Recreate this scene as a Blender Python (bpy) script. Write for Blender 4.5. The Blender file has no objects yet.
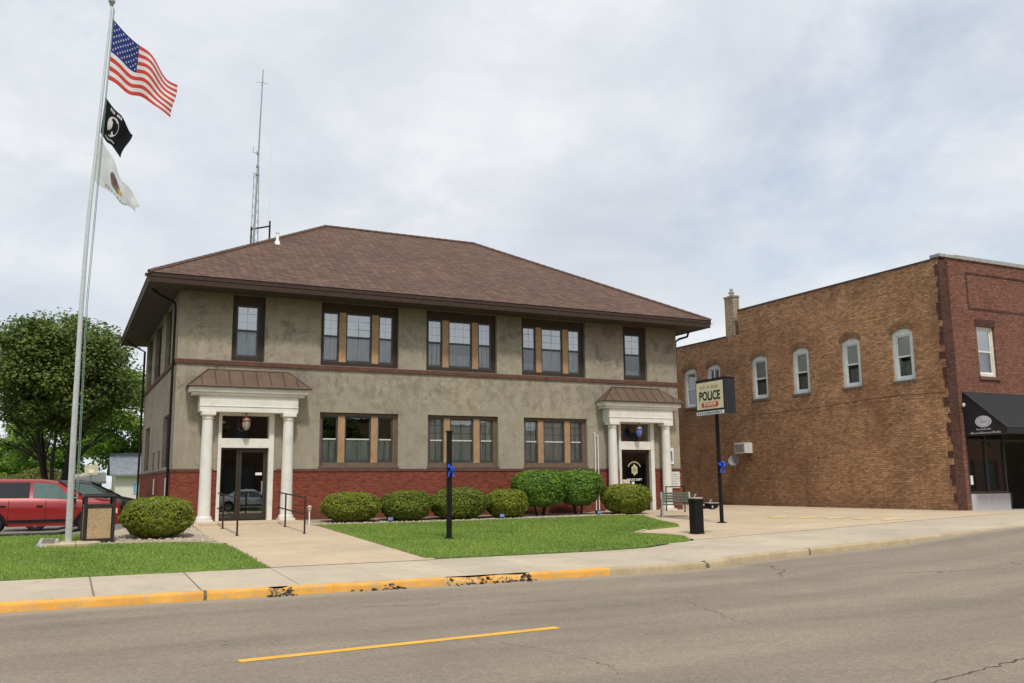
import bpy, math, random
from math import sin, cos, pi, radians, sqrt
from mathutils import Vector, Matrix, noise
random.seed(7)
sc = bpy.context.scene
COL = sc.collection
R = random.random
def U(a, b): return random.uniform(a, b)

# ------------------------------------------------------------------ materials
class NT:
    def __init__(s, m):
        s.t = m.node_tree; s.t.nodes.clear(); s.y = 0
    def n(s, typ, **kw):
        nd = s.t.nodes.new(typ)
        for k, v in kw.items():
            if k.startswith('i_'): nd.inputs[k[2:].replace('_', ' ')].default_value = v
            else: setattr(nd, k, v)
        return nd
    def l(s, a, b): s.t.links.new(a, b)
def c4(c): return (c[0], c[1], c[2], 1.0)
def newmat(name):
    m = bpy.data.materials.new(name); m.use_nodes = True
    return m, NT(m)
def finish(T, bs):
    o = T.n('ShaderNodeOutputMaterial'); T.l(bs.outputs[0], o.inputs[0])
def pos(T): return T.n('ShaderNodeNewGeometry').outputs['Position']
def objc(T): return T.n('ShaderNodeTexCoord').outputs['Object']
def noise_n(T, vec, scale, detail=4, rough=.6, dist=0):
    n = T.n('ShaderNodeTexNoise'); n.inputs['Scale'].default_value = scale
    n.inputs['Detail'].default_value = detail; n.inputs['Roughness'].default_value = rough
    n.inputs['Distortion'].default_value = dist
    T.l(vec, n.inputs['Vector']); return n.outputs['Fac']
def ramp(T, fac, stops):
    r = T.n('ShaderNodeValToRGB'); e = r.color_ramp.elements
    while len(e) < len(stops): e.new(.5)
    for k, (p, c) in enumerate(stops):
        e[k].position = p; e[k].color = c4(c) if not isinstance(c, (int, float)) else (c, c, c, 1)
    T.l(fac, r.inputs[0]); return r.outputs[0]
def mix(T, fac, a, b, mode='MIX'):
    m = T.n('ShaderNodeMix', data_type='RGBA', blend_type=mode)
    if isinstance(fac, (int, float)): m.inputs[0].default_value = fac
    else: T.l(fac, m.inputs[0])
    for k, v in ((6, a), (7, b)):
        if isinstance(v, tuple): m.inputs[k].default_value = c4(v)
        else: T.l(v, m.inputs[k])
    return m.outputs[2]
def math_n(T, op, a, b=None, c=None):
    m = T.n('ShaderNodeMath', operation=op)
    for k, v in enumerate((a, b, c)):
        if v is None: continue
        if isinstance(v, (int, float)): m.inputs[k].default_value = v
        else: T.l(v, m.inputs[k])
    return m.outputs[0]
def sepxyz(T, v):
    s = T.n('ShaderNodeSeparateXYZ'); T.l(v, s.inputs[0]); return s.outputs
def comb(T, x, y, z):
    s = T.n('ShaderNodeCombineXYZ')
    for k, v in enumerate((x, y, z)):
        if isinstance(v, (int, float)): s.inputs[k].default_value = v
        else: T.l(v, s.inputs[k])
    return s.outputs[0]
def bump(T, h, st=.3, d=.01):
    b = T.n('ShaderNodeBump'); b.inputs['Strength'].default_value = st; b.inputs['Distance'].default_value = d
    T.l(h, b.inputs['Height']); return b.outputs[0]
def pbsdf(T, col, rough=.8, metal=0, nrm=None, spec=.4):
    b = T.n('ShaderNodeBsdfPrincipled')
    if isinstance(col, tuple): b.inputs['Base Color'].default_value = c4(col)
    else: T.l(col, b.inputs['Base Color'])
    if isinstance(rough, (int, float)): b.inputs['Roughness'].default_value = rough
    else: T.l(rough, b.inputs['Roughness'])
    b.inputs['Metallic'].default_value = metal
    b.inputs['Specular IOR Level'].default_value = spec
    if nrm is not None: T.l(nrm, b.inputs['Normal'])
    return b
def plain(name, col, rough=.6, metal=0, var=.18, scale=6, spec=.4, bmp=0, dirt=None):
    """painted / metal / fabric surface with uneven tone"""
    m, T = newmat(name); p = pos(T)
    f = noise_n(T, p, scale, 5, .65)
    lo = tuple(x*(1-var) for x in col); hi = tuple(min(1, x*(1+var)) for x in col)
    c = ramp(T, f, [(.3, lo), (.7, hi)])
    if dirt:
        g = noise_n(T, p, 1.3, 8, .75)
        c = mix(T, ramp(T, g, [(.5, 0.), (.75, .7)]), c, dirt)
    nr = bump(T, noise_n(T, p, scale*12, 3), bmp, .005) if bmp else None
    rr = ramp(T, f, [(.2, max(0, rough-.08)), (.8, min(1, rough+.08))])
    finish(T, pbsdf(T, c, rr, metal, nr, spec)); return m

def brick_mat(name, c1, c2, mortar, bw=.205, bh=.072, tint=None, blot=None, mfac=.010, dark=.35, rear=False):
    m, T = newmat(name); p = pos(T); x, y, z = sepxyz(T, p)
    wob = noise_n(T, p, 3, 2)
    v = comb(T, math_n(T, 'ADD', x, y), math_n(T, 'ADD', z, math_n(T, 'MULTIPLY', wob, .008)), 0.)
    b = T.n('ShaderNodeTexBrick'); T.l(v, b.inputs['Vector'])
    b.inputs['Scale'].default_value = 1; b.inputs['Brick Width'].default_value = bw; b.inputs['Row Height'].default_value = bh
    b.inputs['Mortar Size'].default_value = mfac; b.inputs['Mortar Smooth'].default_value = .3; b.inputs['Bias'].default_value = -.1
    b.inputs['Color1'].default_value = c4(c1); b.inputs['Color2'].default_value = c4(c2); b.inputs['Mortar'].default_value = c4(mortar)
    c = b.outputs['Color']
    # brick-sized tone changes, uneven burning
    s = comb(T, math_n(T, 'MULTIPLY', math_n(T, 'ADD', x, y), 5.), math_n(T, 'MULTIPLY', z, 14.), 0.)
    f1 = noise_n(T, s, 1, 2, .7)
    c = mix(T, .8, c, ramp(T, f1, [(.30, (.50, .47, .46)), (.5, (.95, .95, .95)), (.70, (1.28, 1.24, 1.12))]), 'MULTIPLY')
    f2 = noise_n(T, p, .55, 7, .65, .4)
    c = mix(T, dark*2, c, ramp(T, f2, [(.3, (.55, .53, .52)), (.55, (1, 1, 1)), (.75, (1.12, 1.1, 1.08))]), 'MULTIPLY')
    if tint:
        f3 = noise_n(T, p, .25, 5, .7)
        c = mix(T, ramp(T, f3, [(.5, 0.), (.68, .55)]), c, tint)
    if blot:
        g = ramp(T, z, [(0., 1.), (1., 0.)])
        m2 = T.n('ShaderNodeMapRange'); T.l(z, m2.inputs[0]); m2.inputs[1].default_value = blot[0]; m2.inputs[2].default_value = blot[1]
        m2.inputs[3].default_value = .7; m2.inputs[4].default_value = 0
        nn = noise_n(T, p, 1.5, 5)
        c = mix(T, math_n(T, 'MULTIPLY', m2.outputs[0], ramp(T, nn, [(.35, .2), (.6, 1.)])), c, blot[2])
    if rear:      # main building's shade painted into the rear end, plus runs under the coping
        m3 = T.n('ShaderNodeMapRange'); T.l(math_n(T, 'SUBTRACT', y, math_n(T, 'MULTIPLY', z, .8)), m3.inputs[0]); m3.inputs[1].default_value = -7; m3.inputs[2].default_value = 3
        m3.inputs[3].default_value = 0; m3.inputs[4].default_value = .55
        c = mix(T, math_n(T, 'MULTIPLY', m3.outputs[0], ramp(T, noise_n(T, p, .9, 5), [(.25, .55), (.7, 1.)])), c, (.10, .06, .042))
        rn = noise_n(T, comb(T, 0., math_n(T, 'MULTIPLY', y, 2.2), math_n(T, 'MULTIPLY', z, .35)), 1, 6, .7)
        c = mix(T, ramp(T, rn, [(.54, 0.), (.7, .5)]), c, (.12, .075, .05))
    h = math_n(T, 'SUBTRACT', noise_n(T, p, 40, 3), math_n(T, 'MULTIPLY', b.outputs['Fac'], 1.5))
    finish(T, pbsdf(T, c, .9, 0, bump(T, h, .5, .01), .2)); return m

def stucco_mat():
    m, T = newmat('stucco'); p = pos(T); x, y, z = sepxyz(T, p)
    base = ramp(T, noise_n(T, p, 1.1, 8, .7, .3), [(.3, (.275, .24, .185)), (.5, (.38, .338, .265)), (.72, (.455, .41, .33))])
    streak = noise_n(T, comb(T, math_n(T, 'MULTIPLY', math_n(T, 'ADD', x, y), 4.5), 0., math_n(T, 'MULTIPLY', z, .9)), 1, 7, .75)
    c = mix(T, ramp(T, streak, [(.5, 0.), (.72, .42)]), base, (.2, .165, .1))
    # dark mould blotches, mostly high on the wall
    bl = noise_n(T, p, 1.1, 10, .8, .5)
    hi = T.n('ShaderNodeMapRange'); T.l(z, hi.inputs[0]); hi.inputs[1].default_value = 4.2; hi.inputs[2].default_value = 6.8
    hi.inputs[3].default_value = .3; hi.inputs[4].default_value = 1.1
    c = mix(T, math_n(T, 'MULTIPLY', ramp(T, bl, [(.47, 0.), (.6, .85)]), hi.outputs[0]), c, (.17, .15, .125))
    mo = noise_n(T, comb(T, math_n(T, 'ADD', x, y), 0., math_n(T, 'MULTIPLY', z, .75)), 3.4, 5, .6, .4)
    bz = T.n('ShaderNodeMapRange'); bz.interpolation_type = 'SMOOTHSTEP'; T.l(math_n(T, 'ABSOLUTE', math_n(T, 'SUBTRACT', z, 4.85)), bz.inputs[0])
    bz.inputs[1].default_value = .35; bz.inputs[2].default_value = .8; bz.inputs[3].default_value = .55; bz.inputs[4].default_value = .08
    c = mix(T, math_n(T, 'MULTIPLY', ramp(T, mo, [(.47, 0.), (.62, 1.)]), bz.outputs[0]), c, (.2, .165, .115))
    cr = T.n('ShaderNodeTexVoronoi', feature='DISTANCE_TO_EDGE'); cr.inputs['Scale'].default_value = .8
    vm = T.n('ShaderNodeVectorMath', operation='MULTIPLY_ADD'); wn_ = T.n('ShaderNodeTexNoise'); wn_.inputs['Scale'].default_value = 2.5; wn_.inputs['Detail'].default_value = 5
    T.l(p, wn_.inputs['Vector']); T.l(wn_.outputs['Color'], vm.inputs[0]); vm.inputs[1].default_value = (.5, .5, .5); T.l(p, vm.inputs[2]); T.l(vm.outputs[0], cr.inputs['Vector'])
    c = mix(T, math_n(T, 'MULTIPLY', ramp(T, cr.outputs['Distance'], [(0., .6), (.012, 0.)]), ramp(T, noise_n(T, p, .5, 2), [(.5, 0.), (.56, 1.)])), c, (.12, .10, .075))
    # shade of the eaves painted into the top of the wall colour
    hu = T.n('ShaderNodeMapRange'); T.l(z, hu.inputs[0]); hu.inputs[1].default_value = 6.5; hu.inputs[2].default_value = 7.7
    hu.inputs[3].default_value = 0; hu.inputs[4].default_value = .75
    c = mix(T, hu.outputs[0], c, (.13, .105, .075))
    big = noise_n(T, p, .35, 4, .6)
    c = mix(T, .6, c, ramp(T, big, [(.35, (.82, .83, .85)), (.65, (1.1, 1.08, 1.02))]), 'MULTIPLY')
    # faint course lines of the blockwork behind the render
    v = comb(T, math_n(T, 'ADD', x, y), z, 0.)
    b = T.n('ShaderNodeTexBrick'); T.l(v, b.inputs['Vector']); b.inputs['Scale'].default_value = 1
    b.inputs['Brick Width'].default_value = .9; b.inputs['Row Height'].default_value = .42; b.inputs['Mortar Size'].default_value = .018
    b.inputs['Mortar Smooth'].default_value = 1
    c = mix(T, math_n(T, 'MULTIPLY', b.outputs['Fac'], .12), c, (.2, .17, .12))
    h = noise_n(T, p, 35, 6, .7)
    finish(T, pbsdf(T, c, .93, 0, bump(T, h, .5, .012), .15)); return m

def shingle_mat():
    m, T = newmat('shingles'); p = pos(T); x, y, z = sepxyz(T, p)
    v = comb(T, math_n(T, 'ADD', x, y), math_n(T, 'MULTIPLY', z, 2.), 0.)
    b = T.n('ShaderNodeTexBrick'); T.l(v, b.inputs['Vector']); b.inputs['Scale'].default_value = 1
    b.inputs['Brick Width'].default_value = .26; b.inputs['Row Height'].default_value = .15; b.inputs['Mortar Size'].default_value = .01
    b.inputs['Bias'].default_value = 0
    b.inputs['Color1'].default_value = c4((.185, .118, .09)); b.inputs['Color2'].default_value = c4((.125, .078, .062)); b.inputs['Mortar'].default_value = c4((.06, .04, .035))
    s = comb(T, math_n(T, 'MULTIPLY', math_n(T, 'ADD', x, y), 4.), math_n(T, 'MULTIPLY', z, 13.), 0.)
    c = mix(T, .75, b.outputs['Color'], ramp(T, noise_n(T, s, 1, 4, .8), [(.3, (.6, .55, .55)), (.55, (1, 1, 1)), (.72, (1.4, 1.3, 1.2))]), 'MULTIPLY')
    c = mix(T, .5, c, ramp(T, noise_n(T, p, .5, 6, .6), [(.35, (.8, .8, .82)), (.7, (1.15, 1.12, 1.1))]), 'MULTIPLY')
    finish(T, pbsdf(T, c, .95, 0, bump(T, noise_n(T, s, 2, 3), .5, .02), .15)); return m

def road_mat():
    m, T = newmat('asphalt'); p = pos(T); x, y, z = sepxyz(T, p)
    fine = noise_n(T, p, 90, 4, .8)
    c = ramp(T, fine, [(.28, (.165, .138, .104)), (.5, (.27, .228, .173)), (.74, (.39, .335, .26))])
    gr = noise_n(T, p, 22, 3, .7)
    c = mix(T, .7, c, ramp(T, gr, [(.35, (.78, .78, .79)), (.65, (1.18, 1.17, 1.15))]), 'MULTIPLY')
    agg = T.n('ShaderNodeTexVoronoi'); agg.inputs['Scale'].default_value = 55; T.l(p, agg.inputs['Vector'])
    c = mix(T, .3, c, ramp(T, sepxyz(T, agg.outputs['Color'])[0], [(0., (.72, .72, .74)), (.8, (1.05, 1.05, 1.05)), (1., (1.7, 1.65, 1.55))]), 'MULTIPLY')
    big = noise_n(T, comb(T, math_n(T, 'MULTIPLY', x, .12), math_n(T, 'MULTIPLY', y, .9), 0.), 1, 6, .6)
    c = mix(T, 1., c, ramp(T, big, [(.3, (.80, .80, .81)), (.5, (1, 1, 1)), (.7, (1.13, 1.12, 1.1))]), 'MULTIPLY')
    pt = noise_n(T, p, .35, 7, .7, .6)
    c = mix(T, .8, c, ramp(T, pt, [(.35, (.9, .9, .9)), (.6, (1.05, 1.05, 1.05))]), 'MULTIPLY')
    # grit and old concrete along the gutter, tyre-polished lanes
    gm_ = T.n('ShaderNodeMapRange'); T.l(math_n(T, 'ADD', y, math_n(T, 'MULTIPLY', noise_n(T, p, 1.2, 5), .5)), gm_.inputs[0]); gm_.inputs[1].default_value = -14.75; gm_.inputs[2].default_value = -14.4; gm_.inputs[3].default_value = 0; gm_.inputs[4].default_value = .55
    c = mix(T, gm_.outputs[0], c, (.38, .32, .235))
    tl = math_n(T, 'SINE', math_n(T, 'MULTIPLY', y, 3.6))
    c = mix(T, ramp(T, math_n(T, 'ADD', math_n(T, 'MULTIPLY', tl, .3), noise_n(T, p, .5, 5)), [(.45, 0.), (.85, .22)]), c, (.17, .145, .115))
    # oil / seal spots
    sp = noise_n(T, p, 2.3, 6, .7)
    c = mix(T, ramp(T, sp, [(.66, 0.), (.73, .5)]), c, (.1, .085, .07))
    # hairline cracks
    def crack(scale, w, lo, hi, off):
        w1 = T.n('ShaderNodeTexNoise'); w1.inputs['Scale'].default_value = 1.6; w1.inputs['Detail'].default_value = 6; T.l(p, w1.inputs['Vector'])
        vm = T.n('ShaderNodeVectorMath', operation='MULTIPLY_ADD'); T.l(w1.outputs['Color'], vm.inputs[0]); vm.inputs[1].default_value = (.9, .9, 0); T.l(p, vm.inputs[2])
        v = T.n('ShaderNodeTexVoronoi', feature='DISTANCE_TO_EDGE'); v.inputs['Scale'].default_value = scale; T.l(vm.outputs[0], v.inputs['Vector'])
        f = ramp(T, v.outputs['Distance'], [(0., 1.), (w, 0.)])
        msk = ramp(T, noise_n(T, p, off, 2), [(lo, 0.), (hi, 1.)])
        return math_n(T, 'MULTIPLY', f, msk)
    c = mix(T, math_n(T, 'MULTIPLY', crack(.16, .003, .5, .58, .13), .65), c, (.04, .035, .03))
    c = mix(T, math_n(T, 'MULTIPLY', crack(.55, .006, .6, .66, .31), .5), c, (.06, .05, .042))
    h = math_n(T, 'ADD', fine, math_n(T, 'MULTIPLY', gr, .5))
    finish(T, pbsdf(T, c, .9, 0, bump(T, h, .6, .01), .25)); return m

def concrete_mat(name, base=(.47, .40, .30), jx=None, jy=None, yo=0., xo=0., jw=.016, spread=.14, jfade=.25):
    m, T = newmat(name); p = pos(T); x, y, z = sepxyz(T, p)
    lo = tuple(v*(1-spread) for v in base); hi = tuple(v*(1+spread*.8) for v in base)
    c = ramp(T, noise_n(T, p, .8, 8, .7, .3), [(.32, lo), (.68, hi)])
    c = mix(T, .7, c, ramp(T, noise_n(T, p, 45, 4, .8), [(.3, (.85, .85, .85)), (.7, (1.12, 1.12, 1.12))]), 'MULTIPLY')
    st = noise_n(T, p, 1.7, 8, .75, .5)
    c = mix(T, ramp(T, st, [(.56, 0.), (.7, .5)]), c, tuple(v*.6 for v in base))
    if jx:
        # tone of each slab and the joints between slabs
        fx = math_n(T, 'DIVIDE', math_n(T, 'ADD', x, xo), jx); fy = math_n(T, 'DIVIDE', math_n(T, 'ADD', y, yo), jy)
        wn = T.n('ShaderNodeTexWhiteNoise', noise_dimensions='2D')
        T.l(comb(T, math_n(T, 'FLOOR', fx), math_n(T, 'FLOOR', fy), 0.), wn.inputs['Vector'])
        c = mix(T, 1., c, ramp(T, wn.outputs['Value'], [(0., (.95, .95, .95)), (1., (1.04, 1.03, 1.02))]), 'MULTIPLY')
        def jl(f, L):
            fr = math_n(T, 'FRACT', f); d = math_n(T, 'MULTIPLY', math_n(T, 'MINIMUM', fr, math_n(T, 'SUBTRACT', 1., fr)), L)
            return math_n(T, 'LESS_THAN', d, jw)
        j = math_n(T, 'MAXIMUM', jl(fx, jx), jl(fy, jy)); j = math_n(T, 'MULTIPLY', j, ramp(T, x, [(0., 1.), (1., jfade)]))
        c = mix(T, math_n(T, 'MULTIPLY', j, .75), c, (.12, .10, .07))
    finish(T, pbsdf(T, c, .9, 0, bump(T, noise_n(T, p, 60, 4, .7), .3, .006), .2)); return m

def grass_mat(name='grass', k=1.):
    m, T = newmat(name); p = pos(T)
    c = ramp(T, noise_n(T, p, 9, 6, .75), [(.3, (.10*k, .16*k, .03*k)), (.5, (.17*k, .26*k, .055*k)), (.72, (.26*k, .35*k, .09*k))])
    c = mix(T, .9, c, ramp(T, noise_n(T, p, .45, 6, .7, .3), [(.3, (.72, .78, .75)), (.5, (1, 1, 1)), (.7, (1.3, 1.16, 1.05))]), 'MULTIPLY')
    finish(T, pbsdf(T, c, .85, 0, bump(T, noise_n(T, p, 60, 3), .8, .03), .15)); return m

def leaf_mat(name, cols, trans=.35, scale=1.5, rough=.6):
    m, T = newmat(name); g = T.n('ShaderNodeNewGeometry'); p = g.outputs['Position']
    rp = g.outputs['Random Per Island']
    c = ramp(T, rp, [(0., cols[0]), (.5, cols[1]), (1., cols[2])])
    c = mix(T, .9, c, ramp(T, noise_n(T, p, scale, 5, .65), [(.3, (.66, .72, .7)), (.5, (1, 1, 1)), (.7, (1.32, 1.2, 1.1))]), 'MULTIPLY')
    b = pbsdf(T, c, rough, 0, None, .25)
    tr = T.n('ShaderNodeBsdfTranslucent'); T.l(mix(T, .5, c, (1.3, 1.4, .6), 'MULTIPLY'), tr.inputs[0])
    ms = T.n('ShaderNodeMixShader'); ms.inputs[0].default_value = trans
    T.l(b.outputs[0], ms.inputs[1]); T.l(tr.outputs[0], ms.inputs[2]); finish(T, ms); return m

def glass_mat(name, tint=(.75, .8, .78), refl=.12, rough=.0, wav=.02):
    m, T = newmat(name)
    gl = T.n('ShaderNodeBsdfGlossy'); gl.inputs['Roughness'].default_value = rough; gl.inputs['Color'].default_value = (.95, .97, 1, 1)
    tr = T.n('ShaderNodeBsdfTransparent'); tr.inputs[0].default_value = c4(tint)
    fr = T.n('ShaderNodeFresnel'); fr.inputs[0].default_value = 1.52
    f = math_n(T, 'ADD', math_n(T, 'MULTIPLY', fr.outputs[0], 1.), refl)
    f = math_n(T, 'MINIMUM', f, 1.)
    nr = bump(T, noise_n(T, pos(T), 2.2, 2), wav, .03); T.l(nr, gl.inputs['Normal'])
    ms = T.n('ShaderNodeMixShader'); T.l(f, ms.inputs[0]); T.l(tr.outputs[0], ms.inputs[1]); T.l(gl.outputs[0], ms.inputs[2])
    finish(T, ms); return m

def curtain_mat(name, col, lo=.5):
    m, T = newmat(name); p = pos(T); x, y, z = sepxyz(T, p)
    w = noise_n(T, comb(T, math_n(T, 'ADD', x, y), 0., math_n(T, 'MULTIPLY', z, .08)), 14, 3, .6)
    c = ramp(T, w, [(.3, tuple(v*lo for v in col)), (.62, col)])
    b = pbsdf(T, c, .9); tr = T.n('ShaderNodeBsdfTranslucent'); T.l(c, tr.inputs[0])
    ms = T.n('ShaderNodeMixShader'); ms.inputs[0].default_value = .3
    T.l(b.outputs[0], ms.inputs[1]); T.l(tr.outputs[0], ms.inputs[2]); finish(T, ms); return m

def paint_car(name, col):
    m, T = newmat(name)
    p = pos(T)
    c = mix(T, .6, c4(col)[:3], ramp(T, noise_n(T, p, 3, 4), [(.3, (.85, .85, .85)), (.7, (1.1, 1.1, 1.1))]), 'MULTIPLY')
    b = pbsdf(T, c, .32, .1, None, .5); b.inputs['Coat Weight'].default_value = .8; b.inputs['Coat Roughness'].default_value = .06
    finish(T, b); return m

M = {}
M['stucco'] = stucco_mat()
M['brick_red'] = brick_mat('red_brick', (.31, .075, .042), (.22, .054, .034), (.16, .075, .055), blot=(.55, 1.25, (.09, .05, .04)), dark=.3)
M['brick_buff'] = brick_mat('buff_brick', (.52, .30, .165), (.31, .172, .098), (.22, .145, .09), tint=(.19, .075, .04), blot=(.6, 1.2, (.1, .075, .05)), bw=.22, bh=.078, dark=.4, mfac=.009, rear=True)
M['brick_front'] = brick_mat('brown_red_brick', (.27, .122, .085), (.185, .082, .06), (.13, .07, .052), dark=.25)
M['brick_quoin'] = brick_mat('dark_red_brick', (.12, .055, .04), (.075, .038, .03), (.08, .05, .04), dark=.3)
M['shingle'] = shingle_mat()
M['road'] = road_mat()
M['walk'] = concrete_mat('concrete_walk', (.50, .43, .325), 1.5, 2.6, 11.9, .95)
M['pad'] = concrete_mat('concrete_pad', (.54, .43, .30), 2.4, 2.4, .2, .2, .01, .12, .12)
M['conc'] = concrete_mat('concrete_plain', (.46, .40, .31))
M['lot'] = concrete_mat('old_lot_paving', (.24, .22, .19))
M['grass'] = grass_mat()
M['field'] = grass_mat('field_grass', .75)
M['gravel'] = concrete_mat('gravel', (.42, .35, .26), spread=.4)
M['mulch'] = concrete_mat('bed_stone', (.34, .29, .23), spread=.4)
M['trim_white'] = plain('white_trim_paint', (.74, .72, .66), .5, 0, .06, 3, dirt=(.5, .47, .4))
M['brown'] = plain('dark_brown_paint', (.055, .036, .03), .65, 0, .2, spec=.15)
M['brown_face'] = plain('window_frame_brown', (.15, .098, .066), .55, 0, .2)
M['tan'] = plain('tan_mullion_paint', (.38, .235, .125), .6, 0, .2, 4)
M['course'] = plain('red_brown_course', (.12, .05, .035), .8, 0, .3, 5, bmp=.2)
M['soffit'] = plain('soffit_boards', (.055, .042, .035), .7, 0, .2, 3)
M['copper'] = plain('brown_metal_roof', (.145, .097, .066), .5, .15, .15, 2)
M['sash'] = plain('dark_sash', (.05, .055, .055), .4, 0, .15)
M['sash_lt'] = plain('grey_sash', (.55, .56, .55), .5, 0, .1)
M['glass'] = glass_mat('window_glass', (.97, .985, .98), .12)
M['glass_up'] = glass_mat('upper_window_glass', (.94, .97, .95), .3)
M['glass_dk'] = glass_mat('dark_door_glass', (.5, .52, .5), .22, 0, .01)
M['shade'] = curtain_mat('white_blind', (.95, .97, .95), .9)
M['curtain'] = curtain_mat('grey_curtain', (.5, .56, .55), .35)
M['sheer'] = curtain_mat('pale_sheer', (.93, .95, .9), .68)
M['int'] = plain('interior_plaster', (.2, .18, .15), .9, 0, .1)
M['steel'] = plain('brushed_pole_metal', (.62, .63, .63), .38, .55, .1, 8)
M['galv'] = plain('galvanised_steel', (.36, .37, .38), .5, .6, .15, 8)
M['black'] = plain('black_metal_paint', (.010, .009, .009), .55, 0, .2, spec=.2)
M['rust'] = plain('dark_red_black_paint', (.05, .016, .014), .5, .1, .3)
M['awning'] = plain('black_awning_canvas', (.018, .018, .019), .8, 0, .15)
M['white'] = plain('white_enamel', (.8, .8, .8), .5, 0, .05)
M['bark'] = plain('bark', (.075, .056, .042), .95, 0, .4, 5, bmp=.8)
M['bark_dk'] = plain('dark_bark', (.035, .028, .022), .95, 0, .4, 5, bmp=.8)
M['blue'] = plain('blue_ribbon', (.015, .11, .75), .35, 0, .25, 30)
M['yellow'] = None

def yellow_paint(name, col, gone, thr=(.5, .62)):
    m, T = newmat(name); p = pos(T)
    f = noise_n(T, p, 9, 8, .8)
    big = noise_n(T, p, .9, 3)
    w = math_n(T, 'ADD', math_n(T, 'MULTIPLY', f, .7), math_n(T, 'MULTIPLY', big, .3))
    c = mix(T, ramp(T, w, [(thr[0], 0.), (thr[1], 1.)]), mix(T, .6, c4(col)[:3], ramp(T, noise_n(T, p, 2.5, 5), [(.3, (.8, .78, .7)), (.7, (1.12, 1.1, 1))]), 'MULTIPLY'), gone)
    finish(T, pbsdf(T, c, .8, 0, None, .2)); return m
M['lane'] = yellow_paint('lane_paint', (.78, .43, .07), (.28, .23, .16), (.56, .66))
M['faded'] = yellow_paint('faded_yellow_paint', (.80, .56, .2), (.56, .45, .30), (.5, .56))

def curb_mat():
    m, T = newmat('curb_paint'); p = pos(T); x, y, z = sepxyz(T, p)
    conc = ramp(T, noise_n(T, p, 3, 7, .7), [(.3, (.36, .28, .17)), (.7, (.52, .42, .27))])
    yel = ramp(T, noise_n(T, p, 2.2, 6, .7), [(.3, (.66, .31, .05)), (.55, (.80, .42, .085)), (.75, (.84, .52, .18))])
    wear = noise_n(T, p, 5, 8, .8)
    yel = mix(T, ramp(T, wear, [(.48, 0.), (.62, .75)]), yel, (.5, .38, .22)); yel = mix(T, ramp(T, noise_n(T, comb(T, math_n(T, 'MULTIPLY', x, 2.), 0., math_n(T, 'MULTIPLY', z, 25.)), 1.6, 8, .8), [(.56, 0.), (.62, .8)]), yel, (.36, .31, .23))
    # paint ends at the drive
    c = mix(T, math_n(T, 'GREATER_THAN', x, 6.25), yel, conc)
    # crumbled stretches
    def gap(a, b, lo, hi):
        g = math_n(T, 'MULTIPLY', math_n(T, 'GREATER_THAN', x, a), math_n(T, 'LESS_THAN', x, b))
        return math_n(T, 'MULTIPLY', g, ramp(T, noise_n(T, p, 7, 6, .8), [(lo, 0.), (hi, 1.)]))
    for a, b, lo, hi in ((.02, .38, .48, .54), (1.35, 2.1, .57, .61), (3.0, 4.65, .52, .57), (-6, -5.4, .5, .55), (8.50, 8.58, .3, .35), (11.15, 11.2, .3, .35), (-.95, -.9, .3, .35)):
        c = mix(T, gap(a, b, lo, hi), c, ramp(T, noise_n(T, p, 30, 5, .8), [(.35, (.04, .033, .028)), (.7, (.3, .26, .2))]))
    finish(T, pbsdf(T, c, .85, 0, bump(T, noise_n(T, p, 20, 5), .5, .01), .2)); return m
M['curb'] = curb_mat()

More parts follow.
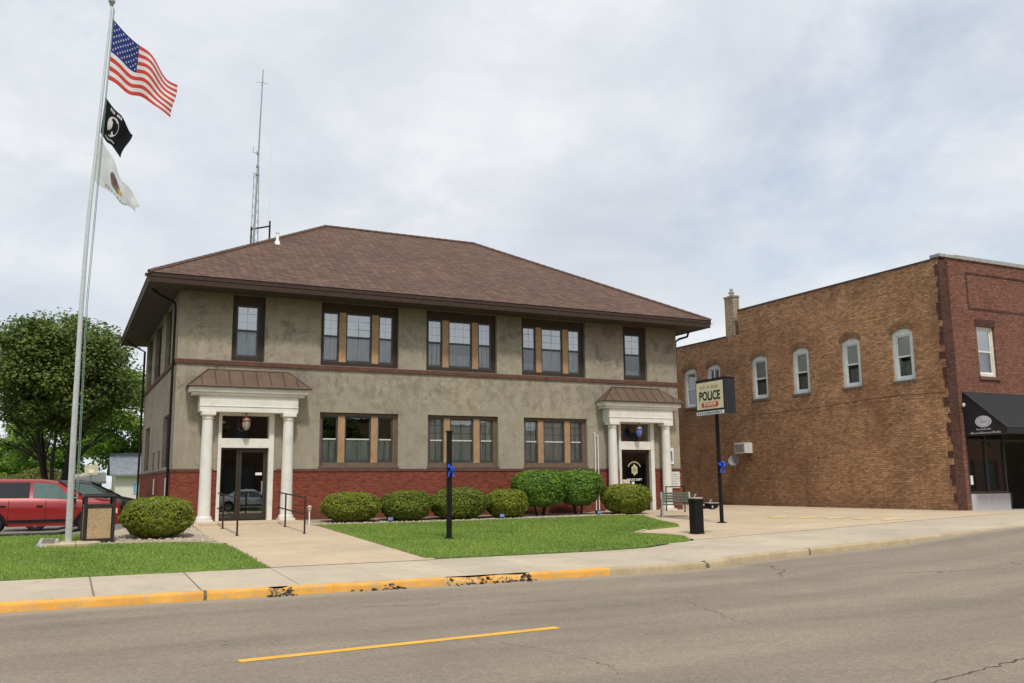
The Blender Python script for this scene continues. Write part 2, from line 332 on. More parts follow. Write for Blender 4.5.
# ------------------------------------------------------------------ mesh builder
class B:
    def __init__(s): s.v = []; s.f = []; s.mi = []
    def add(s, vs, fs, mi=0):
        n = len(s.v); s.v += [tuple(v) for v in vs]
        s.f += [tuple(n+i for i in f) for f in fs]; s.mi += [mi]*len(fs); return s
    def quad(s, a, b, c, d, mi=0): return s.add([a, b, c, d], [(0, 1, 2, 3)], mi)
    def box(s, x0, x1, y0, y1, z0, z1, mi=0):
        return s.add([(x0,y0,z0),(x1,y0,z0),(x1,y1,z0),(x0,y1,z0),(x0,y0,z1),(x1,y0,z1),(x1,y1,z1),(x0,y1,z1)],
                     [(0,3,2,1),(4,5,6,7),(0,1,5,4),(1,2,6,5),(2,3,7,6),(3,0,4,7)], mi)
    def tube(s, pts, r, n=8, mi=0, cap=True):
        pts = [Vector(p) for p in pts]; rs = r if isinstance(r, (list, tuple)) else [r]*len(pts)
        rings = []; prev = None
        for i, p in enumerate(pts):
            d = (pts[min(i+1, len(pts)-1)]-pts[max(i-1, 0)]).normalized()
            if prev is None:
                a = Vector((0, 0, 1)) if abs(d.z) < .9 else Vector((1, 0, 0))
                e = d.cross(a).normalized()
            else: e = (prev-d*prev.dot(d)).normalized()
            prev = e; g = d.cross(e)
            rings.append([p+(e*cos(2*pi*k/n)+g*sin(2*pi*k/n))*rs[i] for k in range(n)])
        vs = [q for rg in rings for q in rg]; fs = []
        for i in range(len(pts)-1):
            for k in range(n):
                fs.append((i*n+k, i*n+(k+1) % n, (i+1)*n+(k+1) % n, (i+1)*n+k))
        if cap: fs += [tuple(range(n-1, -1, -1)), tuple((len(pts)-1)*n+k for k in range(n))]
        return s.add(vs, fs, mi)
    def lathe(s, cx, cy, prof, n=24, mi=0):
        vs = []; fs = []
        for r, z in prof:
            for k in range(n): vs.append((cx+r*cos(2*pi*k/n), cy+r*sin(2*pi*k/n), z))
        for i in range(len(prof)-1):
            for k in range(n): fs.append((i*n+k, i*n+(k+1) % n, (i+1)*n+(k+1) % n, (i+1)*n+k))
        fs += [tuple(range(n-1, -1, -1)), tuple((len(prof)-1)*n+k for k in range(n))]
        return s.add(vs, fs, mi)
    def prism(s, poly, f0, f1, mi=0):
        """poly 2D points; f0/f1 map a 2D point to the two end positions"""
        n = len(poly); vs = [f0(*p) for p in poly]+[f1(*p) for p in poly]
        fs = [tuple(range(n-1, -1, -1)), tuple(range(n, 2*n))]+[(i, (i+1) % n, n+(i+1) % n, n+i) for i in range(n)]
        return s.add(vs, fs, mi)
def mesh(name, b, mats, parent=None, smooth=False, sub=(0, 0, 0), bevel=0):
    me = bpy.data.meshes.new(name)
    vs = b.v
    if parent is not None and sub is True:
        r = parent
        while r.parent: r = r.parent
        o = r.location; vs = [(x-o.x, y-o.y, z-o.z) for x, y, z in vs]
    me.from_pydata(vs, [], b.f)
    if not isinstance(mats, (list, tuple)): mats = [mats]
    for m in mats: me.materials.append(m)
    if len(mats) > 1: me.polygons.foreach_set('material_index', b.mi)
    if smooth:
        me.polygons.foreach_set('use_smooth', [True]*len(me.polygons))
        try: me.set_sharp_from_angle(angle=radians(40))
        except Exception: pass
    me.update()
    o = bpy.data.objects.new(name, me); COL.objects.link(o)
    if parent is not None: o.parent = parent
    if bevel:
        md = o.modifiers.new('b', 'BEVEL'); md.width = bevel; md.segments = 2; md.limit_method = 'ANGLE'
    return o
def part(name, b, mats, parent, **k):      # world coordinates, under a thing
    return mesh(name, b, mats, parent, sub=True, **k)
def tag(o, label=None, cat=None, group=None, kind=None):
    if label: o['label'] = label
    if cat: o['category'] = cat
    if group: o['group'] = group
    if kind: o['kind'] = kind
    return o
def thing(name, loc, label, cat, group=None, rz=0):
    o = bpy.data.objects.new(name, None); COL.objects.link(o); o.location = loc; o.rotation_euler.z = rz
    o.empty_display_size = .3
    return tag(o, label, cat, group)
def struct(name, b, m, **k): return tag(mesh(name, b, m, **k), kind='structure')
def kids(o): return [c for c in o.children]
def dup(o, loc, rz=0, label=None, parent=None):
    c = o.copy(); COL.objects.link(c)
    if parent is None:
        c.location = loc; c.rotation_euler.z = rz
        if label: c['label'] = label
    else: c.parent = parent
    for ch in kids(o): dup(ch, None, parent=c)
    return c
def text(name, s, size, mat, parent, origin, ux, uz, align='CENTER', sx=1., bold=0., ext=.002):
    """flat lettering at origin (world), written along ux with up uz; becomes a mesh"""
    cu = bpy.data.curves.new(name, 'FONT'); cu.body = s; cu.size = size; cu.align_x = align; cu.align_y = 'CENTER'
    cu.offset = bold; cu.extrude = ext; cu.resolution_u = 3
    to = bpy.data.objects.new(name+'_src', cu); COL.objects.link(to)
    dg = bpy.context.evaluated_depsgraph_get(); me = bpy.data.meshes.new_from_object(to.evaluated_get(dg))
    bpy.data.objects.remove(to); bpy.data.curves.remove(cu)
    ux = Vector(ux).normalized(); uz = Vector(uz).normalized(); nn = ux.cross(uz)
    r = parent
    while r and r.parent: r = r.parent
    base = Vector(r.location) if r else Vector((0, 0, 0))
    for v in me.vertices: v.co = Vector(origin)-base+ux*v.co.x*sx+uz*v.co.y+nn*v.co.z
    me.materials.clear(); me.materials.append(mat); me.name = name
    o = bpy.data.objects.new(name, me); COL.objects.link(o)
    if parent: o.parent = parent
    return o

# ------------------------------------------------------------------ terrain
def ss(a, b, t):
    t = min(1, max(0, (t-a)/(b-a))); return t*t*(3-2*t)
def zc(x):                                   # height of the pavement edge along the street
    if x < 7: return .15
    return .15+min(.60, (x-7)*.04 if x > 9 else (x-7)**2*.01+ (x-7)*.02*0)
def G(x, y):
    yb = -1-7.3*ss(12, 23, x); zb = .64+.06*ss(12, 23, x)
    a = zc(x)
    if y < -14.3: return a
    t = min(1, (y+14.3)/(yb+14.3))
    g = a+(zb-a)*t
    return g-(g-.27)*ss(-.9, -3.2, x)*ss(-3.4, .5, y)
def zroad(x): return zc(x)-.118*(1-ss(13.0, 17, x))-.008
import bmesh
def drape(name, poly, off, mat, step=.5, kind='structure', zf=None, thick=0):
    bm = bmesh.new()
    f = bm.faces.new([bm.verts.new((x, y, 0)) for x, y in poly])
    xs = [p[0] for p in poly]; ys = [p[1] for p in poly]
    def cut(lo, hi, ax):
        a = math.ceil(lo/step)*step
        while a < hi:
            st = step if -8 <= a <= 30 or ax else step*6
            co = (a, 0, 0) if ax == 0 else (0, a, 0); no = (1, 0, 0) if ax == 0 else (0, 1, 0)
            bmesh.ops.bisect_plane(bm, geom=bm.verts[:]+bm.edges[:]+bm.faces[:], plane_co=co, plane_no=no, dist=1e-5)
            a += st
    cut(min(xs), max(xs), 0); cut(min(ys), max(ys), 1)
    bmesh.ops.triangulate(bm, faces=[f for f in bm.faces if len(f.verts) > 4])
    if f: pass
    zz = zf or G
    for v in bm.verts: v.co.z = zz(v.co.x, v.co.y)+off
    if thick:
        bd = [e for e in bm.edges if len(e.link_faces) == 1]
        r = bmesh.ops.extrude_edge_only(bm, edges=bd)
        for g in r['geom']:
            if isinstance(g, bmesh.types.BMVert): g.co.z -= thick
    bmesh.ops.recalc_face_normals(bm, faces=bm.faces)
    me = bpy.data.meshes.new(name); bm.to_mesh(me); bm.free()
    up = sum(p.normal.z for p in me.polygons)
    if up < 0: me.flip_normals()
    me.materials.append(mat)
    o = bpy.data.objects.new(name, me); COL.objects.link(o)
    if kind: o['kind'] = kind
    return o

# base sheet to the horizon
b = B()
def axis(lo, hi, near):
    a = []; x = near[0]
    while x <= near[1]: a.append(x); x += 1.0
    d = 2.
    while a[-1] < hi: a.append(a[-1]+d); d *= 1.5
    d = 2.
    while a[0] > lo: a.insert(0, a[0]-d); d *= 1.5
    return a
X = axis(-900, 900, (-30, 45)); Y = axis(-900, 1200, (-40, 40))
def Gb(x, y):
    z = (G(x, y)-.09) if y > -13.9 else ((zroad(x)-.12) if y > -26 else zroad(x)+.02)
    k = ss(60, 150, max(abs(x), abs(y))); return z*(1-k)+.1*k
b.v = [(x, y, Gb(x, y)) for y in Y for x in X]; nx = len(X)
b.f = [(j*nx+i, j*nx+i+1, (j+1)*nx+i+1, (j+1)*nx+i) for j in range(len(Y)-1) for i in range(nx-1)]; b.mi = [0]*len(b.f)
struct('ground', b, M['field'])
# road
b = B(); xs = [-300, -60, -20]+[x*.5 for x in range(-16, 60)]+[40, 80, 300]
for i in range(len(xs)-1):
    a, c = xs[i], xs[i+1]; b.quad((a, -25.4, zroad(a)), (c, -25.4, zroad(c)), (c, -14.46, zroad(c)), (a, -14.46, zroad(a)))
struct('road', b, M['road'])
# broken yellow centre line
def lane(x0, x1, y0, y1, w=.075):
    n = 8; q = B()
    for i in range(n):
        a = x0+(x1-x0)*i/n; c = x0+(x1-x0)*(i+1)/n; ya = y0+(y1-y0)*i/n; yb = y0+(y1-y0)*(i+1)/n
        q.quad((a, ya-w, zroad(a)+.004), (c, yb-w, zroad(c)+.004), (c, yb+w, zroad(c)+.004), (a, ya+w, zroad(a)+.004))
    return q
struct('lane_marking', lane(-1.32, 2.42, -19.72, -19.42), M['lane'])
struct('lane_marking', lane(-14.2, -10.4, -20.8, -20.45), M['lane'])
# two open cracks in the asphalt
def road_crack(pts, w):
    q = B(); rr = random.Random(len(pts)); P_ = []
    for (a, c) in zip(pts, pts[1:]):
        n = max(3, int(math.hypot(c[0]-a[0], c[1]-a[1])/.06))
        for i in range(n):
            k = i/n; P_.append((a[0]+(c[0]-a[0])*k+rr.gauss(0, .018), a[1]+(c[1]-a[1])*k+rr.gauss(0, .018), w*rr.uniform(.1, 1)))
    for (x0, y0, a), (x1, y1, c) in zip(P_, P_[1:]):
        q.quad((x0, y0-a, zroad(x0)+.003), (x1, y1-c, zroad(x1)+.003), (x1, y1+c, zroad(x1)+.003), (x0, y0+a, zroad(x0)+.003))
    struct('road_crack', q, M['crack'])
M['crack'] = plain('crack_dirt', (.075, .062, .048), .95, 0, .5, 9)
road_crack([(1.35, -20.0), (1.56, -20.5), (1.66, -20.95), (1.73, -21.35), (1.68, -21.8), (1.56, -22.1)], .009)
road_crack([(2.9, -24.2), (3.3, -23.72), (3.7, -23.6), (4.12, -23.5), (4.57, -23.42), (4.98, -23.36), (5.5, -23.25), (6.6, -23.0), (8.2, -22.9)], .016)
# kerb: a swept profile, crumbling in places
def kerb(name, y_face, y_back, flip=1):
    q = B(); xs = []; x = -60.
    while x < 60:
        xs.append(x); x += .06 if -5 < x < 9 else (.5 if -8 < x < 20 else 4)
    prof = 7; k = 0
    for x in xs:
        top = zc(x)+.006; bot = zroad(x)-.1; d = 0; e = 0
        nz = noise.noise(Vector((x*6, 3.1, y_face)))
        if flip > 0:
            for a, c, s in ((.02, .38, .8), (1.35, 2.1, .25), (3.0, 4.65, .75), (8.46, 8.62, .9)):
                if a < x < c:
                    w = min(1, (x-a)/.1, (c-x)/.1); nn = .5+.5*noise.noise(Vector((x*3.3, 7.7, 0)))
                    d = s*.11*w*(.4+.9*nn); e = s*.09*w*(.3+nn)
        top2 = top-d; yf = y_face+flip*(e+.006*nz)
        q.v += [(x, yf, bot), (x, yf, top2-.045), (x, yf+flip*.012, top2-.018), (x, yf+flip*.035, top2-.003), (x, yf+flip*.07, top2), (x, y_back-flip*.02, top-d*.4), (x, y_back, bot)]
    for i in range(len(xs)-1):
        for j in range(prof-1):
            q.f.append((i*prof+j, (i+1)*prof+j, (i+1)*prof+j+1, i*prof+j+1)); q.mi.append(0)
    struct(name, q, M['curb'], smooth=True)
kerb('kerb', -14.5, -14.3)
def far_kerb():
    q = B(); q.v = []; xs = [-60, -20, 0, 7]+list(range(8, 30))+[60]
    for i in range(len(xs)-1):
        a, c = xs[i], xs[i+1]
        q.quad((a, -25.55, zroad(a)+.15), (c, -25.55, zroad(c)+.15), (c, -25.36, zroad(c)+.15), (a, -25.36, zroad(a)+.15))
        q.quad((a, -25.36, zroad(a)-.05), (a, -25.36, zroad(a)+.15), (c, -25.36, zroad(c)+.15), (c, -25.36, zroad(c)-.05))
    struct('far_kerb', q, M['conc'])
    q = B()
    for i in range(len(xs)-1):
        a, c = xs[i], xs[i+1]; q.quad((a, -29.8, zroad(a)+.14), (c, -29.8, zroad(c)+.14), (c, -25.56, zroad(c)+.15), (a, -25.56, zroad(a)+.15))
    struct('far_pavement', q, M['walk'])
far_kerb()
# loose chunks of broken kerb in the gutter
rub = thing('kerb_rubble', (3.8, -14.55, .0), 'dark crumbled chunks of broken kerb and asphalt along the yellow kerb', 'rubble')
q = B()
for i in range(170):
    x = random.choice([U(2.9, 4.7), U(2.9, 4.7), U(.0, .45), U(1.3, 2.2)]); y = -14.5+random.gauss(-.02, .07); s = U(.012, .05)
    if abs(x-4.6) < .12: s *= 1.6
    z = (zroad(x) if y < -14.49 else zc(x)-.07)+s*.3
    vs = [Vector((U(-1, 1), U(-1, 1), U(-.6, .8)))*s+Vector((x, y, z)) for _ in range(6)]
    q.add(vs, [(0, 1, 2), (0, 2, 3), (0, 3, 1), (1, 2, 4), (2, 3, 4), (3, 1, 5), (1, 4, 5)])
part('chunks', q, plain('broken_asphalt', (.06, .05, .045), .9, 0, .5, 12), rub)

# pavements, lawns, beds
drape('pavement', [(-45, -14.32), (60, -14.32), (60, -8.2), (23.9, -8.2), (23.9, -4), (9.6, -4), (9.6, -11.8), (-45, -11.8)], -.0, M['walk'])
drape('forecourt', [(10.6, -11.4), (23.9, -11.4), (23.9, 16), (18.5, 16), (18.5, .1), (13.5, .1), (13.5, -3.2), (10.6, -6)], .006, M['pad'], step=1)
drape('entrance_walk', [(.3, -11.9), (3.85, -11.9), (3.8, -5), (3.62, -.9), (.45, -.9), (.4, -6), (.3, -9)], .008, M['pad'])
LL = [(-30, -11.95), (.54, -11.97), (.50, -11.1), (.52, -10.4), (.52, -9.6), (.51, -8.7), (.48, -7.97), (.42, -7.4), (.31, -6.98), (.1, -6.7), (-.36, -6.55), (-1.0, -6.45), (-1.9, -6.4), (-2.15, -5.0), (-2.3, -3.6), (-30, -3.6)]
LR = [(3.7, -11.62), (5.1, -11.7), (7.4, -11.72), (10.14, -11.62), (10.4, -11.5), (10.75, -10.8), (10.7, -10.1), (10.3, -9.2), (11.1, -8.6), (12.5, -8.2), (12.9, -7.6), (13.6, -5.5), (14.4, -3.6), (14.0, -3.0), (13.0, -2.86), (3.72, -2.86), (3.72, -6)]
drape('lawn', LL, .022, M['grass'], thick=.03)
drape('lawn', LR, .022, M['grass'], thick=.03)
drape('lawn_behind', [(-30, 26), (-30, 60), (23, 60), (23, 26)], .01, M['grass'], step=4)
drape('parking_lot', [(-45, -3.55), (-1.95, -3.55), (-.02, -.0), (-.02, 26), (-45, 26)], -.01, M['lot'], step=1)
drape('gravel_bed', [(-2.1, -6.3), (-.36, -6.52), (.12, -6.85), (.43, -7.4), (.47, -3), (.47, -.02), (-.8, -.02), (-1.9, -3.5)], .012, M['gravel'])
drape('planting_bed', [(3.64, -2.8), (14.4, -2.8), (14.6, -.02), (3.64, -.02)], .014, M['mulch'])
q = B()
def edging(pts, w=.06, h=.05):
    for (a, c) in zip(pts, pts[1:]):
        L = max(1, int(math.hypot(c[0]-a[0], c[1]-a[1])/.5)); 
        for i in range(L):
            p = Vector((a[0]+(c[0]-a[0])*i/L, a[1]+(c[1]-a[1])*i/L)); r = Vector((a[0]+(c[0]-a[0])*(i+1)/L, a[1]+(c[1]-a[1])*(i+1)/L))
            n = Vector((-(r-p).y, (r-p).x)).normalized()*w
            for P0, P1 in ((p, r),):
                z0 = G(*P0)+h; z1 = G(*P1)+h
                v = [(P0.x-n.x, P0.y-n.y, z0-.12), (P0.x-n.x, P0.y-n.y, z0), (P0.x+n.x, P0.y+n.y, z0), (P0.x+n.x, P0.y+n.y, z0-.12),
                     (P1.x-n.x, P1.y-n.y, z1-.12), (P1.x-n.x, P1.y-n.y, z1), (P1.x+n.x, P1.y+n.y, z1), (P1.x+n.x, P1.y+n.y, z1-.12)]
                q.add(v, [(0, 1, 5, 4), (1, 2, 6, 5), (2, 3, 7, 6)])
edging([(-2.2, -6.42), (-1.0, -6.5), (-.36, -6.66), (.12, -6.98), (.44, -7.5)])
edging([(3.72, -2.84), (14.0, -2.84)])
edging([(10.4, -11.5), (10.8, -10.8), (10.75, -10.1), (10.35, -9.2), (11.1, -8.6)], .05, .04)
struct('bed_edging', q, M['conc'])
def inside(p, poly):
    c = False; j = len(poly)-1
    for i in range(len(poly)):
        if (poly[i][1] > p[1]) != (poly[j][1] > p[1]) and p[0] < (poly[j][0]-poly[i][0])*(p[1]-poly[i][1])/(poly[j][1]-poly[i][1])+poly[i][0]: c = not c
        j = i
    return c
def blades(name, poly, x0, n):
    q = B(); xs = [max(x0, p[0]) for p in poly]; ys = [p[1] for p in poly]; k = 0
    while k < n:
        x = U(min(xs), max(xs)+.04); y = U(min(ys)-.03, max(ys))
        if not inside((x+random.gauss(0, .02), y+random.gauss(0, .02)), poly): continue
        k += 1; z = G(x, y)+.018; h = U(.025, .06); a = U(0, pi); w = U(.006, .014)
        l = (U(-.03, .03), U(-.03, .03))
        q.v += [(x-cos(a)*w, y-sin(a)*w, z), (x+cos(a)*w, y+sin(a)*w, z), (x+l[0], y+l[1], z+h)]
        q.f.append((3*k-3, 3*k-2, 3*k-1)); q.mi.append(0)
    return tag(mesh(name, q, M['blade']), name and 'short mown grass blades covering the lawn', 'grass', kind='stuff')
M['blade'] = leaf_mat('grass_blades', [(.16, .24, .045), (.25, .355, .075), (.38, .48, .14)], .4, .6)
blades('grass', LR, 3, 60000)
blades('grass', LL, -7, 42000)
q = B()
for i in range(1500):
    x = U(-1.9, .45); y = U(-6.9, -.2)
    if i % 3 == 0: x = U(3.7, 14.4); y = U(-2.75, -2.2)
    elif y < -6.4-.2*(x > -.4) or x < -1.95+(y+3.5)*.5*(y > -3.5): continue
    s = U(.015, .04); z = G(x, y)+.02
    q.add([(x-s, y, z), (x, y-s, z), (x+s, y, z), (x, y+s, z), (x, y, z+s*.8)], [(0, 1, 4), (1, 2, 4), (2, 3, 4), (3, 0, 4)])
tag(mesh('pebbles', q, plain('pale_pebbles', (.5, .42, .32), .8, 0, .4, 8)), 'pale loose pebbles in the planting beds beside the building', 'pebbles', kind='stuff')
# faded yellow parking ticks on the forecourt
for x, y in ((16.8, -7.3), (17.2, -8.1), (17.5, -8.9), (17.8, -9.7), (18.0, -10.5)):
    q = B(); P = [(x-.3, y-.2), (x+.3, y-.3), (x+.42, y+.12), (x-.2, y+.2)]
    q.add([(a, c, G(a, c)+.014) for a, c in P], [(0, 1, 2, 3)]); struct('parking_marking', q, M['faded'])

# ------------------------------------------------------------------ walls with real openings
def cells(us, zs, holes):
    out = []
    for i in range(len(us)-1):
        for j in range(len(zs)-1):
            u = (us[i]+us[i+1])/2; z = (zs[j]+zs[j+1])/2
            if not any(a < u < b_ and c < z < d for a, b_, c, d in holes): out.append((us[i], us[i+1], zs[j], zs[j+1]))
    return out
def wall(q, fn, u0, u1, z0, z1, holes, depth, mi=0):
    """fn(u, d, z) -> world; d = distance inwards; holes (u0,u1,z0,z1)"""
    hs = []
    for a, b_, c, d in holes:
        a, b_, c, d = max(a, u0), min(b_, u1), max(c, z0), min(d, z1)
        if a < b_ and c < d: hs.append((a, b_, c, d))
    us = sorted({u0, u1, *[h[0] for h in hs], *[h[1] for h in hs]}); zs = sorted({z0, z1, *[h[2] for h in hs], *[h[3] for h in hs]})
    for a, b_, c, d in cells(us, zs, hs): q.quad(fn(a, 0, c), fn(b_, 0, c), fn(b_, 0, d), fn(a, 0, d), mi)
    for a, b_, c, d in hs:
        if c > z0+1e-4: q.quad(fn(a, 0, c), fn(a, depth, c), fn(b_, depth, c), fn(b_, 0, c), mi)
        if d < z1-1e-4: q.quad(fn(a, 0, d), fn(b_, 0, d), fn(b_, depth, d), fn(a, depth, d), mi)
        q.quad(fn(a, 0, c), fn(a, 0, d), fn(a, depth, d), fn(a, depth, c), mi)
        q.quad(fn(b_, 0, c), fn(b_, depth, c), fn(b_, depth, d), fn(b_, 0, d), mi)
def fbox(q, fn, u0, u1, d0, d1, z0, z1, mi=0):
    v = [fn(u, d, z) for z in (z0, z1) for d in (d0, d1) for u in (u0, u1)]
    q.add(v, [(0, 2, 3, 1), (4, 5, 7, 6), (0, 1, 5, 4), (1, 3, 7, 5), (3, 2, 6, 7), (2, 0, 4, 6)], mi)

# ------------------------------------------------------------------ main building
L, D = 18.7, 11.8
FR = lambda u, d, z: (u, d, z)               # street front, faces -Y
LS = lambda u, d, z: (d, D-u, z)             # left side, faces -X
Bd = thing('municipal_building', (L/2, D/2, .6), 'two-storey tan stucco building with red brick base, brown hip roof and two white porticos', 'building')
Z0, ZB, ZT = .3, 2.2, 7.75
up = (5.62, 7.74); lo = (2.34, 4.08)
front_up = [(1.6, 2.62), (4.43, 7.11), (8.12, 10.81), (11.82, 14.5), (16.2, 17.28)]
front_lo = [(4.45, 7.12), (8.18, 10.85), (11.87, 14.5)]
fh = [(a, b_, *up) for a, b_ in front_up]+[(a, b_, *lo) for a, b_ in front_lo]+[(1.32, 2.98, .5, 4.0), (15.9, 17.42, .5, 4.05)]
side_up = [(2.0, 3.9), (5.3, 7.7), (9.0, 11.0)]     # by world y
side_lo = [(1.4, 3.25, 2.34, 4.02), (4.0, 4.6, 2.3, 2.95), (5.95, 6.55, 2.3, 2.95), (8.4, 10.3, 2.34, 4.02)]
side_h = [(D-b_, D-a, *up) for a, b_ in side_up]+[(D-b_, D-a, c, d) for a, b_, c, d in side_lo]
q = B(); wall(q, FR, 0, L, ZB, ZT, fh, .32); wall(q, LS, 0, D, ZB, ZT, side_h, .32)
q.quad((L, 0, ZB), (L, D, ZB), (L, D, ZT), (L, 0, ZT)); q.quad((L, D, ZB), (0, D, ZB), (0, D, ZT), (L, D, ZT))
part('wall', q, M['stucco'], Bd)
q = B(); e = .025
F2 = lambda u, d, z: (u, d-e, z); L2 = lambda u, d, z: (d-e, D+e-u, z)
base_sh = []
wall(q, F2, -e, L+e, Z0, ZB-.03, fh, .3); wall(q, L2, 0, D+2*e, Z0, ZB-.03, base_sh, .12)
q.quad((L+e, -e, Z0), (L+e, D+e, Z0), (L+e, D+e, ZB-.03), (L+e, -e, ZB-.03)); q.quad((L+e, D+e, Z0), (-e, D+e, Z0), (-e, D+e, ZB-.03), (L+e, D+e, ZB-.03))
part('brick_base', q, M['brick_red'], Bd)
# water table cap and the string course
q = B()
def ring(q, z0, z1, pr, breaks=()):
    segs = []; a = -pr
    for s, t in breaks: segs.append((a, s)); a = t
    segs.append((a, L+pr))
    for s, t in segs: q.box(s, t, -pr, .01, z0, z1)
    q.box(-pr, -.001, .011, D+pr, z0, z1); q.box(L+.001, L+pr, .011, D+pr, z0, z1)
ring(q, ZB-.03, ZB+.05, .05, ((1.2, 3.1), (15.8, 17.5)))
part('water_table', q, plain('brown_brick_cap', (.13, .058, .045), .85, 0, .3, 6), Bd)
q = B(); ring(q, 5.47, 5.6, .055); part('string_course', q, M['course'], Bd)
# basement slit windows on the side
for y in (5.375, 1.375):
    q = B(); q.box(-.035, -.02, y-.16, y+.16, 1.45, 2.0); part('basement_window', q, M['white'], Bd)
# interior, so the glass has rooms behind it
q = B()
q.quad((0, 4.2, 0), (L, 4.2, 0), (L, 4.2, ZT), (0, 4.2, ZT)); q.quad((0, .33, 4.9), (L, .33, 4.9), (L, 4.2, 4.9), (0, 4.2, 4.9)); q.quad((0, .33, .62), (L, .33, .62), (L, 4.2, .62), (0, 4.2, .62))
q.quad((0, .33, ZT-.02), (L, .33, ZT-.02), (L, D, ZT-.02), (0, D, ZT-.02)); q.quad((2.6, 4.21, 0), (2.6, D, 0), (2.6, D, ZT), (2.6, 4.21, ZT))
for x in (3.6, 11.2, 15.3): q.quad((x, .33, .6), (x, 4.2, .6), (x, 4.2, ZT), (x, .33, ZT))
part('interior_partition', q, M['int'], Bd)

def window(fn, u0, u1, z0, z1, lights, parent=Bd, shade=(1, 0), gm='glass', fm='brown_face', mm='tan', sm='sash', rec=.13, sill=.1, head=.12, munt=(2, 3), railm=None, drop=0, meet=None, lower='curtain', rail='sash_lt'):
    """frame mesh + mullions + sash + panes + blind; lights = list of glass (a,b)"""
    zb, zt = z0+sill, z1-head; zm = meet if meet else zb+(zt-zb)*.5
    q = B(); a0 = min(l[0] for l in lights); b1 = max(l[1] for l in lights)
    fbox(q, fn, u0, a0, rec, rec+.12, z0, z1); fbox(q, fn, b1, u1, rec, rec+.12, z0, z1)
    fbox(q, fn, a0, b1, rec+.003, rec+.12, zt, z1); fbox(q, fn, a0, b1, rec-.03, rec+.12, z0, zb)
    w = part('window', q, M[fm], parent)
    if len(lights) > 1:
        for l, r in zip(lights, lights[1:]):
            q = B(); fbox(q, fn, l[1], r[0], rec-.02, rec+.12, zb, zt); part('mullion', q, M[mm], w)
    for i, (a, c) in enumerate(lights):
        t = .055; q = B()
        fbox(q, fn, a, a+t, rec+.03, rec+.07, zb, zt); fbox(q, fn, c-t, c, rec+.03, rec+.07, zb, zt)
        fbox(q, fn, a+t, c-t, rec+.03, rec+.07, zb, zb+t+.02); fbox(q, fn, a+t, c-t, rec+.03, rec+.07, zt-t, zt)
        (None if railm else fbox(q, fn, a+t, c-t, rec+.015, rec+.075, zm-.03, zm+.03))
        if munt:
            for k in range(1, munt[0]):
                uu = a+(c-a)*k/munt[0]; fbox(q, fn, uu-.007, uu+.007, rec+.052, rec+.06, zb+t, zt-t)
            for k in range(1, munt[1]):
                zz = zm+(zt-zm)*k/munt[1]; fbox(q, fn, a+t, c-t, rec+.0525, rec+.0595, zz-.006, zz+.006)
        part('sash', q, M[sm], w)
        if railm: q = B(); fbox(q, fn, a+t+.002, c-t-.002, rec+.01, rec+.075, zm-.022, zm+.022); part('meeting_rail', q, M[railm], w)
        for za_, zb2_, g_ in ((zb+.01, zm, 'glass'), (zm, zt-.01, gm)):
            w1, w2, w3 = U(-.007, .007), U(-.007, .007), U(-.007, .007)       # old sashes never sit quite flat
            q = B(); q.quad(fn(a+.01, rec+.05+w1, za_), fn(c-.01, rec+.05+w2, za_), fn(c-.01, rec+.05+w3, zb2_), fn(a+.01, rec+.05+w1+w3-w2, zb2_))
            part('glass_pane', q, M[g_], w)
        sh = shade[i] if isinstance(shade, list) else shade
        def cloth(nm, za, zb_, dep, m_, wav):
            q = B(); n = 24
            for k in range(n):
                ua = a+(c-a)*k/n; ub = a+(c-a)*(k+1)/n; da = dep+wav*sin(k*2.3+a); db = dep+wav*sin((k+1)*2.3+a)
                q.quad(fn(ua, da, za), fn(ub, db, za), fn(ub, db, zb_), fn(ua, da, zb_))
            part(nm, q, m_, w)
        if sh[0] > 0: cloth('blind', zm+(zt-zm)*(1-sh[0]), zt, rec+.075, M['shade'], .003)
        if sh[1] > 0: cloth('curtain', zb, zb+(zm-zb)*sh[1] if sh[1] <= 1 else zt, rec+.17, M[lower], .015)
    return w
def tri(a, b_):
    s = (b_-a)/2.68
    return [(a+.09*s, a+.64*s), (a+.87*s, a+1.77*s), (a+2.0*s, a+2.53*s)]
shd = {0: [(1., .9)], 1: [(1, .9), (1, .95), (1, .9)], 2: [(1, .9), (1, .55), (1, .9)], 3: [(1, .4), (1, .95), (1, .9)], 4: [(1., .3)]}
for i, (a, b_) in enumerate(front_up):
    li = tri(a, b_) if b_-a > 2 else [(a+.14, b_-.18)]
    window(FR, a, b_, *up, li, shade=shd[i], gm='glass_up', head=.31, sill=.14, meet=6.62, munt=(3, 3) if i == 2 else (2, 3), fm='brown')
lshd = [[(0, 1), (0, 1), (0, 1)], [(.95, .9), (1, .95), (1, .8)], [(1, .85), (1, .95), (1, .9)]]
for i, (a, b_) in enumerate(front_lo):
    li = tri(a, b_); w = window(FR, a, b_, *lo, li, shade=[(0, 0)]*3, head=.1, sill=.12, fm='brown_face', meet=3.22, railm='sash_lt')
    for k, (l, r) in enumerate(li):
        zt = 3.96; zb = 2.46
        q = B(); n = 20; top = 3.2 if i == 0 else zt
        for j in range(n):
            ua = l+(r-l)*j/n; ub = l+(r-l)*(j+1)/n; f = lambda t: .225+.012*sin(t*2.1+k)
            q.quad((ua, f(j), zb), (ub, f(j+1), zb), (ub, f(j+1), top), (ua, f(j), top))
        part('curtain', q, M['sheer'], w)
